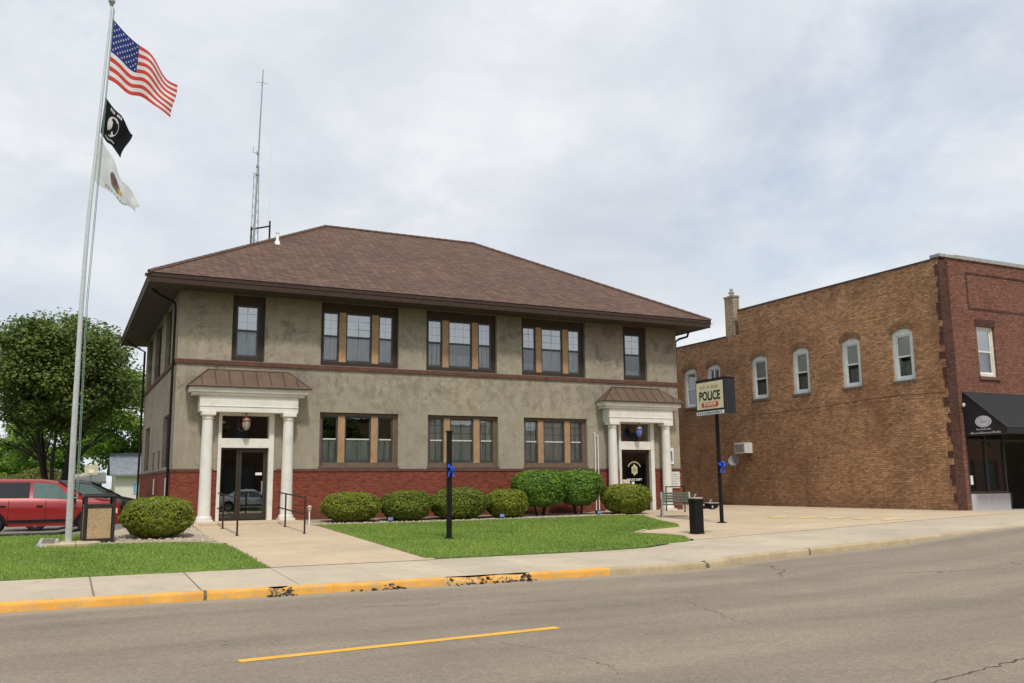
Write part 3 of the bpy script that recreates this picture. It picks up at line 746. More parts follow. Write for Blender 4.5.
# projecting sill strips in stucco colour
q = B()
for a, b_ in front_lo: q.box(a-.03, b_+.03, -.03, .12, lo[0]-.06, lo[0]-.002)
part('window_sill', q, M['brown_face'], Bd)
for a, b_ in side_up:
    u0, u1 = D-b_, D-a; m_ = (u0+u1)/2
    window(LS, u0, u1, *up, [(u0+.15, m_-.12), (m_+.12, u1-.15)], shade=(.4, .8), head=.3, sill=.14, fm='brown')
for a, b_, c, d in side_lo:
    u0, u1 = D-b_, D-a
    window(LS, u0, u1, c, d, [(u0+.1, u1-.1)] if b_-a < 1 else [(u0+.15, (u0+u1)/2-.1), ((u0+u1)/2+.1, u1-.15)], shade=(0, .9), fm='brown', munt=None, sill=.07, head=.07)

# roof: hip with deep eaves
ov = 1.0; ze = 8.02; zr = 12.03; x1, x2, ym = 6.0, 12.5, 5.9
ex0, ex1, ey0, ey1 = -ov, L+ov, -ov, D+ov
q = B()
P = dict(a=(ex0, ey0, ze), b=(ex1, ey0, ze), c=(ex1, ey1, ze), d=(ex0, ey1, ze), r=(x1, ym, zr), s=(x2, ym, zr))
q.quad(P['a'], P['b'], P['s'], P['r']); q.quad(P['c'], P['d'], P['r'], P['s'])
q.add([P['d'], P['a'], P['r']], [(0, 1, 2)]); q.add([P['b'], P['c'], P['s']], [(0, 1, 2)])
roof = part('roof', q, M['shingle'], Bd)
q = B()   # ridge and hip caps
for a, c in (('a', 'r'), ('b', 's'), ('c', 's'), ('d', 'r'), ('r', 's')):
    A = Vector(P[a]); C = Vector(P[c]); n = int((C-A).length/.3)
    for i in range(n):
        p = A.lerp(C, i/n); r = A.lerp(C, (i+1.05)/n); q.tube([p+Vector((0, 0, .0)), r+Vector((0, 0, .012))], .07, 6)
part('ridge_cap', q, plain('dark_ridge_shingle', (.12, .075, .058), .95, 0, .3, 4), roof)
q = B()
q.box(ex0+.02, ex1-.02, ey0+.02, ey0+.05, ZT-.02, ze-.01); q.box(ex0+.02, ex1-.02, ey1-.05, ey1-.02, ZT-.02, ze-.01)
q.box(ex0+.02, ex0+.05, ey0+.051, ey1-.051, ZT-.02, ze-.01); q.box(ex1-.05, ex1-.02, ey0+.051, ey1-.051, ZT-.02, ze-.01)
part('fascia', q, M['brown'], roof)
q = B()
q.box(ex0+.05, ex1-.05, ey0+.05, 0, ZT, ZT+.02); q.box(ex0+.05, ex1-.05, D, ey1-.05, ZT, ZT+.02)
q.box(ex0+.05, 0, 0, D, ZT, ZT+.02); q.box(L, ex1-.05, 0, D, ZT, ZT+.02)
q.box(0, L, 0, D, ZT+.001, ZT+.02)
part('soffit', q, M['soffit'], roof)
def gut(A, C, inx, iny):
    g = B(); pf = [(0, 0), (-.11, .02), (-.13, .13), (-.115, .13), (-.10, .035), (0, .02)]
    # profile out from the fascia
    g.prism(pf, lambda o, h: (A[0]+(-inx*o), A[1]+(-iny*o), A[2]+h), lambda o, h: (C[0]+(-inx*o), C[1]+(-iny*o), C[2]+h))
    return g
zg = ze-.15
for A, C, ix, iy in (((ex0-.1, ey0+.02, zg), (ex1+.1, ey0+.02, zg), 0, 1), ((ex0+.02, ey0+.025, zg), (ex0+.02, ey1, zg), 1, 0), ((ex1-.02, ey0+.025, zg), (ex1-.02, ey1, zg), -1, 0)):
    part('gutter', gut(A, C, ix, iy), M['brown'], roof)
# rain pipes
def pipe(pts, m_, r=.045): q = B(); q.tube(pts, r, 8); return part('downpipe', q, m_, Bd, smooth=True)
pipe([(-.95, .25, 7.86), (-.6, .2, 7.6), (-.12, .16, 7.35), (-.10, .16, 7.2), (-.10, .16, .6)], M['black'], .04)
pipe([(-.95, D-.3, 7.86), (-.6, D-.3, 7.6), (-.10, D-.2, 7.35), (-.10, D-.2, .5)], M['brown'])
pipe([(L+.95, .35, 7.86), (L+.8, .3, 7.55), (L+.3, .2, 7.4), (L+.08, .15, 7.25), (L+.08, .15, .7)], M['brown'])
for x in (14.80, 14.93):
    q = B(); q.tube([(x, -.06, .7), (x, -.06, 3.55-.1*(x > 14.9)), (x, .02, 3.6-.1*(x > 14.9))], .018, 8); part('conduit', q, M['white'], Bd, smooth=True)
# roof vent pipe
q = B(); q.lathe(3.52, 3.0, [(.12, 10.28), (.08, 10.42), (.055, 10.46), (.055, 10.72), (.07, 10.72), (.07, 10.76)], 12)
part('vent_pipe', q, M['white'], roof, smooth=True)

# porticos
def portico(cxa, cxb, e0, e1, c0, c1, r0, r1, t0, t1, cr=.185):
    yc = -.33
    q = B(); q.box(e0, e1, -.5, -.001, 3.97, 4.47); 
    q.box(e0-.02, e1+.02, -.52, -.001, 4.13, 4.16)
    q.box(c0+.08, c1-.08, -.56, -.001, 4.47, 4.56); q.box(c0, c1, -.63, -.001, 4.56, 4.72)
    pt = part('portico', q, M['trim_white'], Bd, bevel=.008)
    for cx in (cxa, cxb):
        q = B(); s = cr*1.28
        q.box(cx-s, cx+s, yc-s, yc+s, .55, .74)
        pr = [(cr*1.2, .74), (cr*1.26, .78), (cr*1.2, .82), (cr*1.05, .84), (cr*1.04, .88)]
        pr += [(cr*(1-.16*t/10.)*1., .88+t*.285) for t in range(11)]
        pr += [(cr*.9, 3.74), (cr*.95, 3.77), (cr*.87, 3.79), (cr*.87, 3.83), (cr*1.05, 3.87)]
        q.lathe(cx, yc, pr, 28); s = cr*1.12; q.box(cx-s, cx+s, yc-s, yc+s, 3.87, 3.968)
        part('column', q, M['trim_white'], pt, smooth=True)
    # low standing-seam hip roof
    q = B(); zt, zb = 5.3, 4.73; w = -.02; pr_ = -.7
    a = (r0, pr_, zb); b_ = (r1, pr_, zb); c = (r1, w, zb); d = (r0, w, zb)
    tt = -.12; e_ = (t0, tt, zt); f = (t1, tt, zt); g = (t1, w, zt); h = (t0, w, zt)
    q.quad(a, b_, f, e_); q.add([d, a, e_, h], [(0, 1, 2, 3)]); q.add([b_, c, g, f], [(0, 1, 2, 3)]); q.quad(e_, f, g, h); q.quad(d, c, b_, a)
    rf = part('canopy_roof', q, M['copper'], pt)
    q = B(); n = 9
    A = Vector(a); Bv = Vector(b_); E = Vector(e_); F_ = Vector(f)
    for i in range(1, n):
        x = r0+(r1-r0)*i/n
        # seam climbs straight up the slope until it meets the hip
        def top(x):
            if x < t0: k = (x-r0)/(t0-r0)
            elif x > t1: k = (r1-x)/(r1-t1)
            else: k = 1
            return Vector((x, pr_+(tt-pr_)*k, zb+(zt-zb)*k))
        q.tube([(x, pr_, zb+.01), top(x)+Vector((0, 0, .01))], .016, 5)
    for p, r in ((A, E), (Bv, F_), (E, F_)): q.tube([p, r], .028, 6)
    q.tube([A, Bv], .03, 6)
    part('seam', q, plain('dark_seam_metal', (.09, .055, .042), .5, .3, .1), rf)
    return pt
p1 = portico(.93, 3.37, .66, 3.63, .36, 3.90, .27, 4.0, .92, 3.38)
p2 = portico(15.40, 17.82, 15.19, 18.06, 14.93, 18.36, 14.86, 18.45, 15.56, 17.72)

def entrance(x0, x1, ztop, zbar, zdoor, split, right=False):
    """white surround, transom light, and glazed / solid door leaf"""
    q = B(); t = .1
    q.box(x0, x0+t, -.06, .3, .66, ztop); q.box(x1-t-.06, x1, -.06, .3, .66, ztop); q.box(x0+t, x1-t-.06, -.05, .3, ztop-.1, ztop)
    q.box(x0+t, x1-t-.06, -.055, .3, zdoor, zbar)
    s = part('door_surround', q, M['trim_white'], Bd, bevel=.006)
    a, c = x0+t, x1-t-.06
    q = B(); q.quad((a, .12, zbar), (c, .12, zbar), (c, .12, ztop-.1), (a, .12, ztop-.1)); part('transom_pane', q, M['glass_dk'], s)
    q = B(); w = .05
    q.box(a, a+w, .1, .16, .68, zdoor); q.box(c-w, c, .1, .16, .68, zdoor); q.box(a+w, c-w, .1, .16, zdoor-w, zdoor)
    if split:
        q.box(split-.04, split+.04, .1, .16, .68, zdoor-w); q.box(a+w, split-.04, .1, .16, .68, .78)
    fr = part('door_frame', q, plain('bronze_frame', (.055, .045, .038), .4, .4, .1), Bd)
    return s, a, c, fr
s1, a, c, fr = entrance(1.3, 3.0, 4.0, 3.19, 2.9, 1.93)
q = B(); q.quad((a+.05, .13, .78), (1.89, .13, .78), (1.89, .13, 2.85), (a+.05, .13, 2.85)); part('side_light', q, M['glass_dk'], fr)
q = B(); dl, dr = 1.98, c-.055; w = .07
q.box(dl, dl+w, .11, .15, .70, 2.84); q.box(dr-w, dr, .11, .15, .70, 2.84); q.box(dl+w, dr-w, .11, .15, 2.77, 2.84); q.box(dl+w, dr-w, .11, .15, .70, .9)
dd = part('door', q, plain('dark_bronze_door', (.06, .05, .042), .4, .4, .1), Bd)
q = B(); q.quad((dl+w, .13, .9), (dr-w, .13, .9), (dr-w, .13, 2.77), (dl+w, .13, 2.77)); part('glass_pane', q, M['glass_dk'], dd)
q = B(); q.tube([(dr-.1, .11, 1.5), (dr-.1, .05, 1.52), (dr-.1, .05, 1.85), (dr-.1, .11, 1.87)], .012, 8); part('handle', q, M['steel'], dd)
q = B(); q.box(dr-.3, dr-.1, .122, .126, 2.06, 2.14); part('notice', q, M['white'], dd)
s2, a, c, fr = entrance(15.86, 17.46, 4.05, 3.27, 2.96, None)
q = B(); q.box(a+.05, c-.05, .11, .15, .70, 2.91)
dd = part('door', q, plain('brown_black_door', (.035, .022, .02), .4, .1, .2), Bd)
q = B(); q.quad((a+.14, .104, .95), (c-.13, .104, .95), (c-.13, .104, 2.83), (a+.14, .104, 2.83)); part('glass_pane', q, glass_mat('tinted_door_glass', (.25, .2, .19), .05), dd)
q = B(); q.tube([(a+.12, .1, 1.55), (a+.12, .05, 1.57), (a+.12, .05, 1.8), (a+.12, .1, 1.82)], .014, 8); part('handle', q, M['steel'], dd)
# badge and lettering on the police door
cx, cz = 16.62, 2.2
gold = plain('gold_leaf', (.5, .46, .27), .5, 0, .1, 20)
q = B(); pts = []
for k in range(24):
    t = 2*pi*k/24; r = .17*(1+.12*cos(6*t))*(1.0 if sin(t) > -.3 else .93); pts.append((cx+r*.85*sin(t), cz+r*1.15*cos(t)))
q.prism(pts, lambda x, z: (x, .098, z), lambda x, z: (x, .102, z)); part('badge', q, gold, dd)
q = B(); pts = [(cx+.07*sin(2*pi*k/16), cz+.08*cos(2*pi*k/16)) for k in range(16)]
q.prism(pts, lambda x, z: (x, .093, z), lambda x, z: (x, .097, z)); part('badge_centre', q, plain('badge_bronze', (.35, .3, .12), .5), dd)
q = B()
for k in range(13):                     # arched lettering too small to read
    t = radians(-62+k*124/12); x = cx+.30*sin(t); z = cz+.30*cos(t)
    q.box(x-.018, x+.014, .097, .1, z-.028, z+.03)
part('arched_lettering', q, gold, dd)
text('lettering', 'POLICE DEPT', .115, M['white'], dd, (cx-.01, .097, 1.83), (1, 0, 0), (0, 0, 1), bold=.002)
q = B(); q.box(16.03, 16.4, .095, .1, 1.66, 1.84); part('notice', q, plain('cream_paper', (.62, .58, .5), .8), dd)
q = B(); q.box(16.03, 16.38, .095, .1, 1.42, 1.58); part('notice', q, plain('pinkish_paper', (.55, .4, .34), .8), dd)
q = B(); q.box(16.48, 16.6, .092, .1, 1.58, 1.76); part('notice', q, M['white'], dd)
# hanging lanterns
def lantern(x, col, cap):
    q = B(); q.lathe(x, -.3, [(.02, 3.97), (.035, 3.93), (.012, 3.92), (.012, 3.86), (.05, 3.85), (.13, 3.76), (.14, 3.73), (.02, 3.73)], 14)
    l = part('lantern', q, cap, Bd, smooth=True)
    q = B(); q.lathe(x, -.3, [(.09, 3.73), (.115, 3.66), (.11, 3.55), (.08, 3.47), (.03, 3.43)], 14); part('lamp_shade', q, col, l, smooth=True)
    q = B()
    for k in range(6):
        t = k*pi/3; q.tube([(x+.1*cos(t), -.3+.1*sin(t), 3.73), (x+.122*cos(t), -.3+.122*sin(t), 3.65), (x+.115*cos(t), -.3+.115*sin(t), 3.55), (x+.03*cos(t), -.3+.03*sin(t), 3.42)], .007, 5)
    part('cage', q, cap, l)
lantern(2.08, plain('frosted_glass', (.34, .32, .27), .25), plain('copper_cap', (.3, .13, .1), .5, .4))
lantern(16.62, plain('blue_lamp_glass', (.14, .17, .55), .2), plain('grey_cap', (.25, .23, .26), .5, .4))
# small wall lamp above string course right of entrance 2 : address plate instead
# signs on the wall by the police door
sg = thing('wall_sign', (18.25, -.04, 2.75), 'white and blue accessible-parking sign on the stucco beside the police door', 'sign')
q = B(); q.box(18.04, 18.36, -.045, -.02, 2.42, 3.04); part('panel', q, M['white'], sg)
q = B(); q.box(18.1, 18.3, -.05, -.046, 2.52, 2.92); part('blue_field', q, plain('sign_blue', (.05, .13, .3), .5), sg)
q = B(); q.box(18.17, 18.2, -.054, -.051, 2.66, 2.84); q.box(18.17, 18.24, -.054, -.051, 2.64, 2.67); q.lathe(0, 0, [(.001, 0)], 3)
q.v = q.v[:-3]; q.f = q.f[:-2]; q.mi = q.mi[:-2]
for k in range(14):
    t0, t1 = radians(120+k*16), radians(120+(k+1)*16); c_, z_ = 18.2, 2.61
    q.quad((c_+.05*cos(t0), -.0515, z_+.05*sin(t0)), (c_+.05*cos(t1), -.0515, z_+.05*sin(t1)), (c_+.065*cos(t1), -.0515, z_+.065*sin(t1)), (c_+.065*cos(t0), -.0515, z_+.065*sin(t0)))
q.box(18.18, 18.21, -.054, -.051, 2.86, 2.89); part('wheelchair_symbol', q, M['white'], sg)
sg = thing('wall_sign', (18.3, -.06, 2.0), 'square white notice board on the red brick beside the police door', 'sign')
q = B(); q.box(18.0, 18.6, -.075, -.055, 1.5, 2.13); part('panel', q, plain('sign_offwhite', (.62, .62, .6), .6), sg)
q = B()
for k in range(5):
    w = (.2, .16, .22, .12, .18)[k]; q.box(18.3-w, 18.3+w, -.079, -.076, 2.02-k*.09, 2.045-k*.09)
part('printing', q, plain('faint_grey_print', (.36, .38, .38), .7), sg)

# ------------------------------------------------------------------ handrails
def rail(x, label):
    y0, y1 = -2.95, -5.25
    t = thing('handrail', (x, y1, G(x, y1)), label, 'handrail', 'handrails of the left entrance')
    for y in (y0, y1):
        q = B(); z = G(x, y); q.tube([(x, y, z), (x, y, z+.95+.03*(y == y1))], .024, 8); q.lathe(x, y, [(.05, z), (.05, z+.02)], 10)
        part('post', q, M['rust'], t)
    for h in (.93, .5):
        q = B(); q.tube([(x, -1.9, G(x, -1.9)+h), (x, y0, G(x, y0)+h), (x, y1, G(x, y1)+h)], .019, 8); part('rail', q, M['black'], t)
rail(1.08, 'black two-bar handrail on the left of the ramp to the glass door')
rail(2.78, 'black two-bar handrail on the right of the ramp to the glass door')
x = 16.9
t = thing('handrail', (x, -2.6, G(x, -2.6)), 'black handrail behind the bench at the police entrance', 'handrail')
for y in (-1.5, -2.6):
    q = B(); q.tube([(x, y, G(x, y)), (x, y, G(x, y)+.92)], .022, 8); part('post', q, M['black'], t)
for h in (.9, .5):
    q = B(); q.tube([(x, -1.5, .66+h), (x, -2.6, G(x, -2.6)+h)], .018, 8); part('rail', q, M['black'], t)
# ramp cheek at the left entrance
q = B()
for i in range(10):
    ya, yb_ = -1.0-i*.45, -1.0-(i+1)*.45; xa = .42
    za, zb_ = G(.5, ya)+.09-.009*i, G(.5, yb_)+.09-.009*(i+1)
    q.add([(xa, ya, za), (xa+.12, ya, za), (xa+.12, yb_, zb_), (xa, yb_, zb_), (xa, ya, za-.3), (xa, yb_, zb_-.3)], [(0, 1, 2, 3), (0, 3, 5, 4)])
struct('ramp_edge', q, M['pad'])
q = B(); q.box(.45, 3.62, -1.9, -.02, .5, .68); q.box(14.6, 17.9, -1.7, -.02, .5, .685)
struct('entrance_slab', q, M['pad'], bevel=.01)

# ------------------------------------------------------------------ foliage
def leafcloud(q, pts_fn, n, size, up=0.):
    for i in range(n):
        p, nr = pts_fn()
        d = Vector((U(-1, 1), U(-1, 1), U(-1, 1))); d = (d*.8+nr).normalized()
        a = d.cross(Vector((U(-1, 1), U(-1, 1), U(-1, 1)))).normalized(); c = d.cross(a)
        s = size*U(.6, 1.3); k = len(q.v)
        q.v += [tuple(p-a*s*.5), tuple(p+c*s*.9-a*s*.1), tuple(p+a*s*.5+c*.2*s), tuple(p-c*s*.5)]
        q.f.append((k, k+1, k+2, k+3)); q.mi.append(0)
yew = leaf_mat('yew_foliage', [(.17, .21, .025), (.22, .26, .032), (.285, .32, .042)], .25, 3.)
yew2 = leaf_mat('yew_foliage_duller', [(.13, .17, .022), (.17, .215, .03), (.22, .265, .04)], .25, 3.)
holly = leaf_mat('bright_shrub_foliage', [(.08, .17, .025), (.15, .28, .04), (.23, .38, .06)], .3, 3.)
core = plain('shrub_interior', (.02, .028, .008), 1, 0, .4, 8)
def bush(x, y, rx, ry, h, label, mat=yew, n=7000, sz=.05, tall=False):
    z = G(x, y); t = thing('shrub', (x, y, z), label, 'shrub')
    sd = U(0, 50)
    zc_ = z+h*.5 if not tall else z+h*.62; rz = h*.5 if not tall else h*.4; ex = 2.6 if not tall else 3.4
    def fn():
        while True:
            d = Vector((random.gauss(0, 1), random.gauss(0, 1), random.gauss(0, 1))).normalized()
            f = 1/((abs(d.x)**ex+abs(d.y)**ex+abs(d.z)**ex)**(1/ex))
            lump = 1+.11*noise.noise(Vector((d.x*2.0+sd, d.y*2.0, d.z*2.0)))+.07*noise.noise(Vector((d.x*7+sd, d.y*7, d.z*7)))
            taper = 1-.22*max(0, -d.z) if not tall else 1-.3*max(0, -d.z)
            rr = f*lump*(1-abs(random.gauss(0, .045)))
            if random.random() < .025: rr *= 1+.06*random.random()
            p = Vector((x+d.x*rx*rr*taper, y+d.y*ry*rr*taper, zc_+d.z*rz*rr))
            if p.z > z+.04: return p, Vector((d.x, d.y, d.z+.2)).normalized()
    q = B(); leafcloud(q, fn, int(n*1.7) if n < 10000 else n, sz*.75 if n < 10000 else sz); part('foliage', q, mat, t)
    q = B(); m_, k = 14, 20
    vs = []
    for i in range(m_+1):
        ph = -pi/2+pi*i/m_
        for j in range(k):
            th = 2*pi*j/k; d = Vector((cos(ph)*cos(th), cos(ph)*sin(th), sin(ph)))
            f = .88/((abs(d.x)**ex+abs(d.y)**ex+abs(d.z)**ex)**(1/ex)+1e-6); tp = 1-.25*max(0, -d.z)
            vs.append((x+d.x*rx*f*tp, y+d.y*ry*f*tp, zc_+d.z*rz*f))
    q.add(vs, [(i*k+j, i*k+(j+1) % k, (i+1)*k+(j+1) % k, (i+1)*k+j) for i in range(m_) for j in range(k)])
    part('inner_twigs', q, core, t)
    q = B()
    for j in range(5 if tall else 3):
        a = U(0, 6.28); r_ = .12; q.tube([(x+r_*cos(a), y+r_*sin(a), z-.03), (x+r_*2.2*cos(a), y+r_*2.2*sin(a), z+h*.45)], [.035, .02], 6)
    part('stem', q, M['bark_dk'], t)
bush(-.78, -5.0, .84, .8, .98, 'large rounded yellow-green shrub at the left corner, beside the tan litter bin', yew, 17000, .033)
bush(5.03, -1.75, .87, .75, .9, 'clipped round shrub next to the stake light, first of the row along the red brick', yew, 7500)
bush(6.82, -1.75, .81, .72, .92, 'clipped round shrub left of the black lamp post, second in the row', yew2, 7500)
bush(8.62, -1.72, 1.0, .75, .97, 'wide round shrub seen behind the black lamp post', yew2, 8500)
bush(10.27, -1.78, .72, .66, .92, 'small dark round shrub just left of the two tall shrubs', yew, 6500)
bush(11.75, -1.4, .95, .7, 1.5, 'tall flat-topped bright green shrub, left one of the tall pair', holly, 8500, .06, True)
bush(13.3, -1.35, .78, .68, 1.5, 'tall flat-topped bright green shrub, right one of the tall pair', holly, 8000, .06, True)
bush(14.78, -2.1, .84, .8, 1.03, 'round green shrub in front of the left column of the police entrance', yew, 8500)

def tree(x, y, z, h, r, stems, leaf, n, size, label, name='tree', rz=None, zc_=None, bark='bark', clumps=26, sparse=.0, cone=False, ry=None, trunk_r=.18, shell=.55):
    t = thing(name, (x, y, z), label, 'tree')
    rz = rz or h*.35; zc_ = zc_ or z+h-rz; ry = ry or r
    q = B(); ends = []
    for i in range(stems):
        a = 2*pi*i/stems+U(-.4, .4); rr = r*U(.35, .75) if stems > 1 else U(0, .1)
        ex_, ey_ = x+rr*cos(a), y+rr*sin(a)*(ry/r); top = zc_+rz*U(-.3, .35)
        bx, by_ = x+.25*cos(a)*(stems > 1), y+.25*sin(a)*(stems > 1)
        pts = [(bx, by_, z-.1)]
        for k in range(1, 6):
            s = k/5; pts.append((bx+(ex_-bx)*s**1.3+U(-.1, .1), by_+(ey_-by_)*s**1.3+U(-.1, .1), z+(top-z)*s))
        rs = [trunk_r*(1-.17*k) for k in range(6)]
        q.tube(pts, rs, 7)
        for j in range(7):
            k = random.choice((2, 3, 4)); p = Vector(pts[k]); a2 = U(0, 6.28); e2 = p+Vector((cos(a2)*r*U(.3, .5), sin(a2)*ry*U(.3, .5), rz*U(.15, .7)))
            md = p.lerp(e2, .5)+Vector((0, 0, .15)); q.tube([p, md, e2], [rs[k]*.55, rs[k]*.35, rs[k]*.12], 5)
            for _ in range(3):
                e3 = e2+Vector((U(-1, 1), U(-1, 1), U(-.1, .8)))*r*.22; q.tube([md, e2.lerp(e3, .4), e3], [rs[k]*.25, rs[k]*.15, .01], 4)
    part('trunk', q, M[bark], t, smooth=True)
    cl = []
    for i in range(clumps):
        while True:
            d = Vector((U(-1, 1), U(-1, 1), U(-1, 1)))
            if shell < d.length < .92: break
        if cone:
            s = U(0, 1); d = Vector((cos(i*2.4)*(1-s)*.8, sin(i*2.4)*(1-s)*.8, s*2-1))
        cl.append((Vector((x+d.x*r*.82, y+d.y*ry*.82, zc_+d.z*rz*.84)), U(.17, .42)*r*(.6 if cone else 1)))
    tw = 0
    def fn():
        c_, s = random.choice(cl)
        d = Vector((random.gauss(0, 1), random.gauss(0, 1), random.gauss(0, 1))).normalized()
        rr = s*(random.random()**.45)
        p = c_+Vector((d.x*rr, d.y*rr, d.z*rr*.62))
        return p, (d*.5+Vector((0, 0, .8))).normalized()
    q = B(); leafcloud(q, fn, n, size); part('crown', q, leaf, t)
    return t
maple = leaf_mat('maple_leaves', [(.065, .10, .023), (.12, .17, .038), (.20, .255, .065)], .3, .5)
fresh = leaf_mat('fresh_green_leaves', [(.11, .19, .03), (.19, .30, .05), (.30, .42, .09)], .45, .15)
olive = leaf_mat('olive_leaves', [(.1, .13, .03), (.17, .19, .05), (.24, .24, .08)], .4, .2)
dull = leaf_mat('bare_twigs', [(.12, .10, .09), (.2, .17, .15), (.28, .23, .2)], .2, .3)
conif = leaf_mat('conifer_needles', [(.01, .03, .018), (.02, .045, .025), (.035, .06, .035)], .1, .5)
zb = .27
tree(-3.25, 18, zb, 9.85, 4.15, 7, maple, 72000, .115, 'big dark green broad-crowned tree with several trunks behind the red vehicle', rz=3.45, zc_=6.95, clumps=110, bark='bark_dk', trunk_r=.12, shell=.3)
tree(1.5, 50, .2, 11.5, 5.4, 3, fresh, 24000, .2, 'bright green tree above the grey-roofed garage', clumps=30, rz=4.6)
tree(-3.6, 58, .2, 9.5, 4.6, 3, fresh, 20000, .2, 'fresh green tree seen between the trunks of the big tree', clumps=24, rz=3.9)
tree(-7.2, 66, .2, 7.0, 3.2, 3, fresh, 11000, .22, 'small bright green tree at the far left behind the red vehicle', clumps=18, rz=2.9)
tree(-8.6, 74, .2, 6.4, 1.7, 1, conif, 6000, .3, 'narrow dark conifer in the distance at the left', name='conifer_tree', rz=3.0, clumps=40, cone=True)
tree(-9.8, 96, .2, 9.0, 5, 4, dull, 9000, .16, 'greyish leafless tree far away at the left', clumps=22, rz=3.6)
tree(-14.5, 92, .2, 9.0, 5, 3, fresh, 6500, .42, 'pale green tree at the left edge of the photo', clumps=20, rz=4)
tree(-4.6, 48, .2, 3.1, 2.9, 3, olive, 12000, .13, 'low yellowish hedge-like bush beyond the parking lot', name='large_bush', clumps=20, rz=1.4, trunk_r=.06)
tree(-8.0, 52, .2, 2.9, 2.8, 3, olive, 10000, .13, 'olive bush at the left beyond the parking lot', name='large_bush', clumps=18, rz=1.3, trunk_r=.06)
tree(8, 60, .2, 10.5, 6, 3, maple, 14000, .25, 'dark green tree hidden mostly behind the stucco building', clumps=26, rz=4.4)
tree(-20, 60, .2, 9, 5, 3, fresh, 6000, .42, 'green tree beyond the lot outside the left of the view', clumps=20, rz=4)
# shop terrace across the street, mirrored in the glass
for i, (xa_, xb2, hh_, cc) in enumerate(((-30, -8, 7.2, 'brick_front'), (-7.95, 14, 8.0, 'brick_quoin'), (14.05, 46, 7.4, 'brick_buff'), (46.05, 90, 8.4, 'brick_front'))):
    g = thing('shop_building', ((xa_+xb2)/2, -44, .6), ['brown-red', 'dark red', 'buff', 'tall brown'][i]+' brick shop building across the street behind the viewer', 'building')
    yy = -40-.3*i; ff = lambda u, d, z: (xb2-(u-xa_), yy-d, z)
    hl = []; x_ = xa_+1
    while x_ < xb2-2.5: hl.append((x_, x_+2.2, .9, 3.3)); hl.append((x_+.6, x_+1.6, 4.6, 6.2)); x_ += 3
    q = B(); wall(q, ff, xa_, xb2, 0, hh_, hl, .2)
    q.box(xa_, xb2, yy-9, yy-8.9, 0, hh_); q.quad((xa_, yy, 0), (xa_, yy, hh_), (xa_, yy-9, hh_), (xa_, yy-9, 0)); q.quad((xb2, yy, 0), (xb2, yy, hh_), (xb2, yy-9, hh_), (xb2, yy-9, 0))
    part('wall', q, M[cc], g)
    q = B(); q.box(xa_, xb2, yy-9, yy+.15, hh_, hh_+.2); part('roof', q, M['brown'], g)
    for a, b_, c, d in hl:
        q = B(); q.quad(ff(a, .15, c), ff(b_, .15, c), ff(b_, .15, d), ff(a, .15, d)); q2 = part('window', q, M['sash'], g)
# trees across the street, mirrored in the door glass
tree(4.5, -37.2, .2, 8.5, 3.4, 3, maple, 9000, .25, 'dark tree across the street mirrored in the glass door', clumps=22, rz=3.8)
tree(15, -37, .2, 8, 3, 3, maple, 5000, .45, 'broad tree across the street to the right behind the viewer', clumps=22, rz=4)
tree(-7, -37, .2, 8, 3, 3, maple, 4500, .45, 'leafy tree across the street to the left behind the viewer', clumps=20, rz=3.8)

# ------------------------------------------------------------------ garage, hoop, shed in the distance
g = thing('garage', (4, 47.5, .25), 'small cream garage with a grey shingled roof beyond the parking lot', 'garage')
q = B(); q.box(.7, 8, 45, 50, .2, 2.75); part('wall', q, plain('cream_siding', (.66, .61, .56), .8, 0, .08, 1), g)
q = B(); q.add([(.3, 44.5, 2.66), (8.4, 44.5, 2.66), (8.4, 47.5, 4.35), (.3, 47.5, 4.35), (8.4, 50.5, 2.66), (.3, 50.5, 2.66)], [(0, 1, 2, 3), (3, 2, 4, 5)])
q.box(.3, 8.4, 44.48, 44.52, 2.55, 2.68); part('roof', q, plain('grey_shingle', (.2, .22, .25), .95, 0, .2, 3), g)
q = B(); q.box(1.95, 2.75, 44.94, 44.99, 1.25, 2.05); w = part('window', q, plain('pale_window_frame', (.55, .65, .75), .6), g)
q = B()
for k in range(4): q.box(2.0+k*.19, 2.13+k*.19, 44.92, 44.938, 1.32, 1.98)
part('glass_pane', q, plain('blue_glass', (.12, .28, .45), .2), w)
g = thing('shed', (-1.0, 56, .25), 'low white-roofed shed half hidden behind the dark vehicle', 'shed')
q = B(); q.box(-3.4, .2, 55, 58, .2, 2.3); part('wall', q, plain('shed_wall', (.28, .26, .23), .8), g)
q = B(); q.add([(-3.7, 54.7, 2.2), (.5, 54.7, 2.2), (.5, 56.5, 3.0), (-3.7, 56.5, 3.0), (.5, 58.3, 2.2), (-3.7, 58.3, 2.2)], [(0, 1, 2, 3), (3, 2, 4, 5)])
q.box(-3.7, .5, 54.66, 54.7, 2.05, 2.22); part('roof', q, plain('pale_metal_roof', (.6, .57, .52), .5), g)
h = thing('basketball_hoop', (-1.1, 40, .25), 'basketball backboard on a pole in the distance beyond the vehicles', 'basketball hoop')
q = B(); q.tube([(-1.1, 40, .25), (-1.1, 40, 2.6), (-1.1, 39.6, 2.9)], .05, 8); part('pole', q, M['galv'], h)
q = B(); q.box(-1.5, -.7, 39.55, 39.58, 2.6, 3.25); part('backboard', q, plain('tan_board', (.6, .5, .36), .6), h)
q = B(); q.box(-1.26, -.94, 39.535, 39.549, 2.7, 2.95); part('target_square', q, M['white'], h)
q = B(); q.tube([(-1.1+.2*cos(k*pi/8), 39.3+.2*sin(k*pi/8), 2.7) for k in range(17)], .012, 5); part('rim', q, plain('orange_rim', (.6, .15, .03), .5), h)

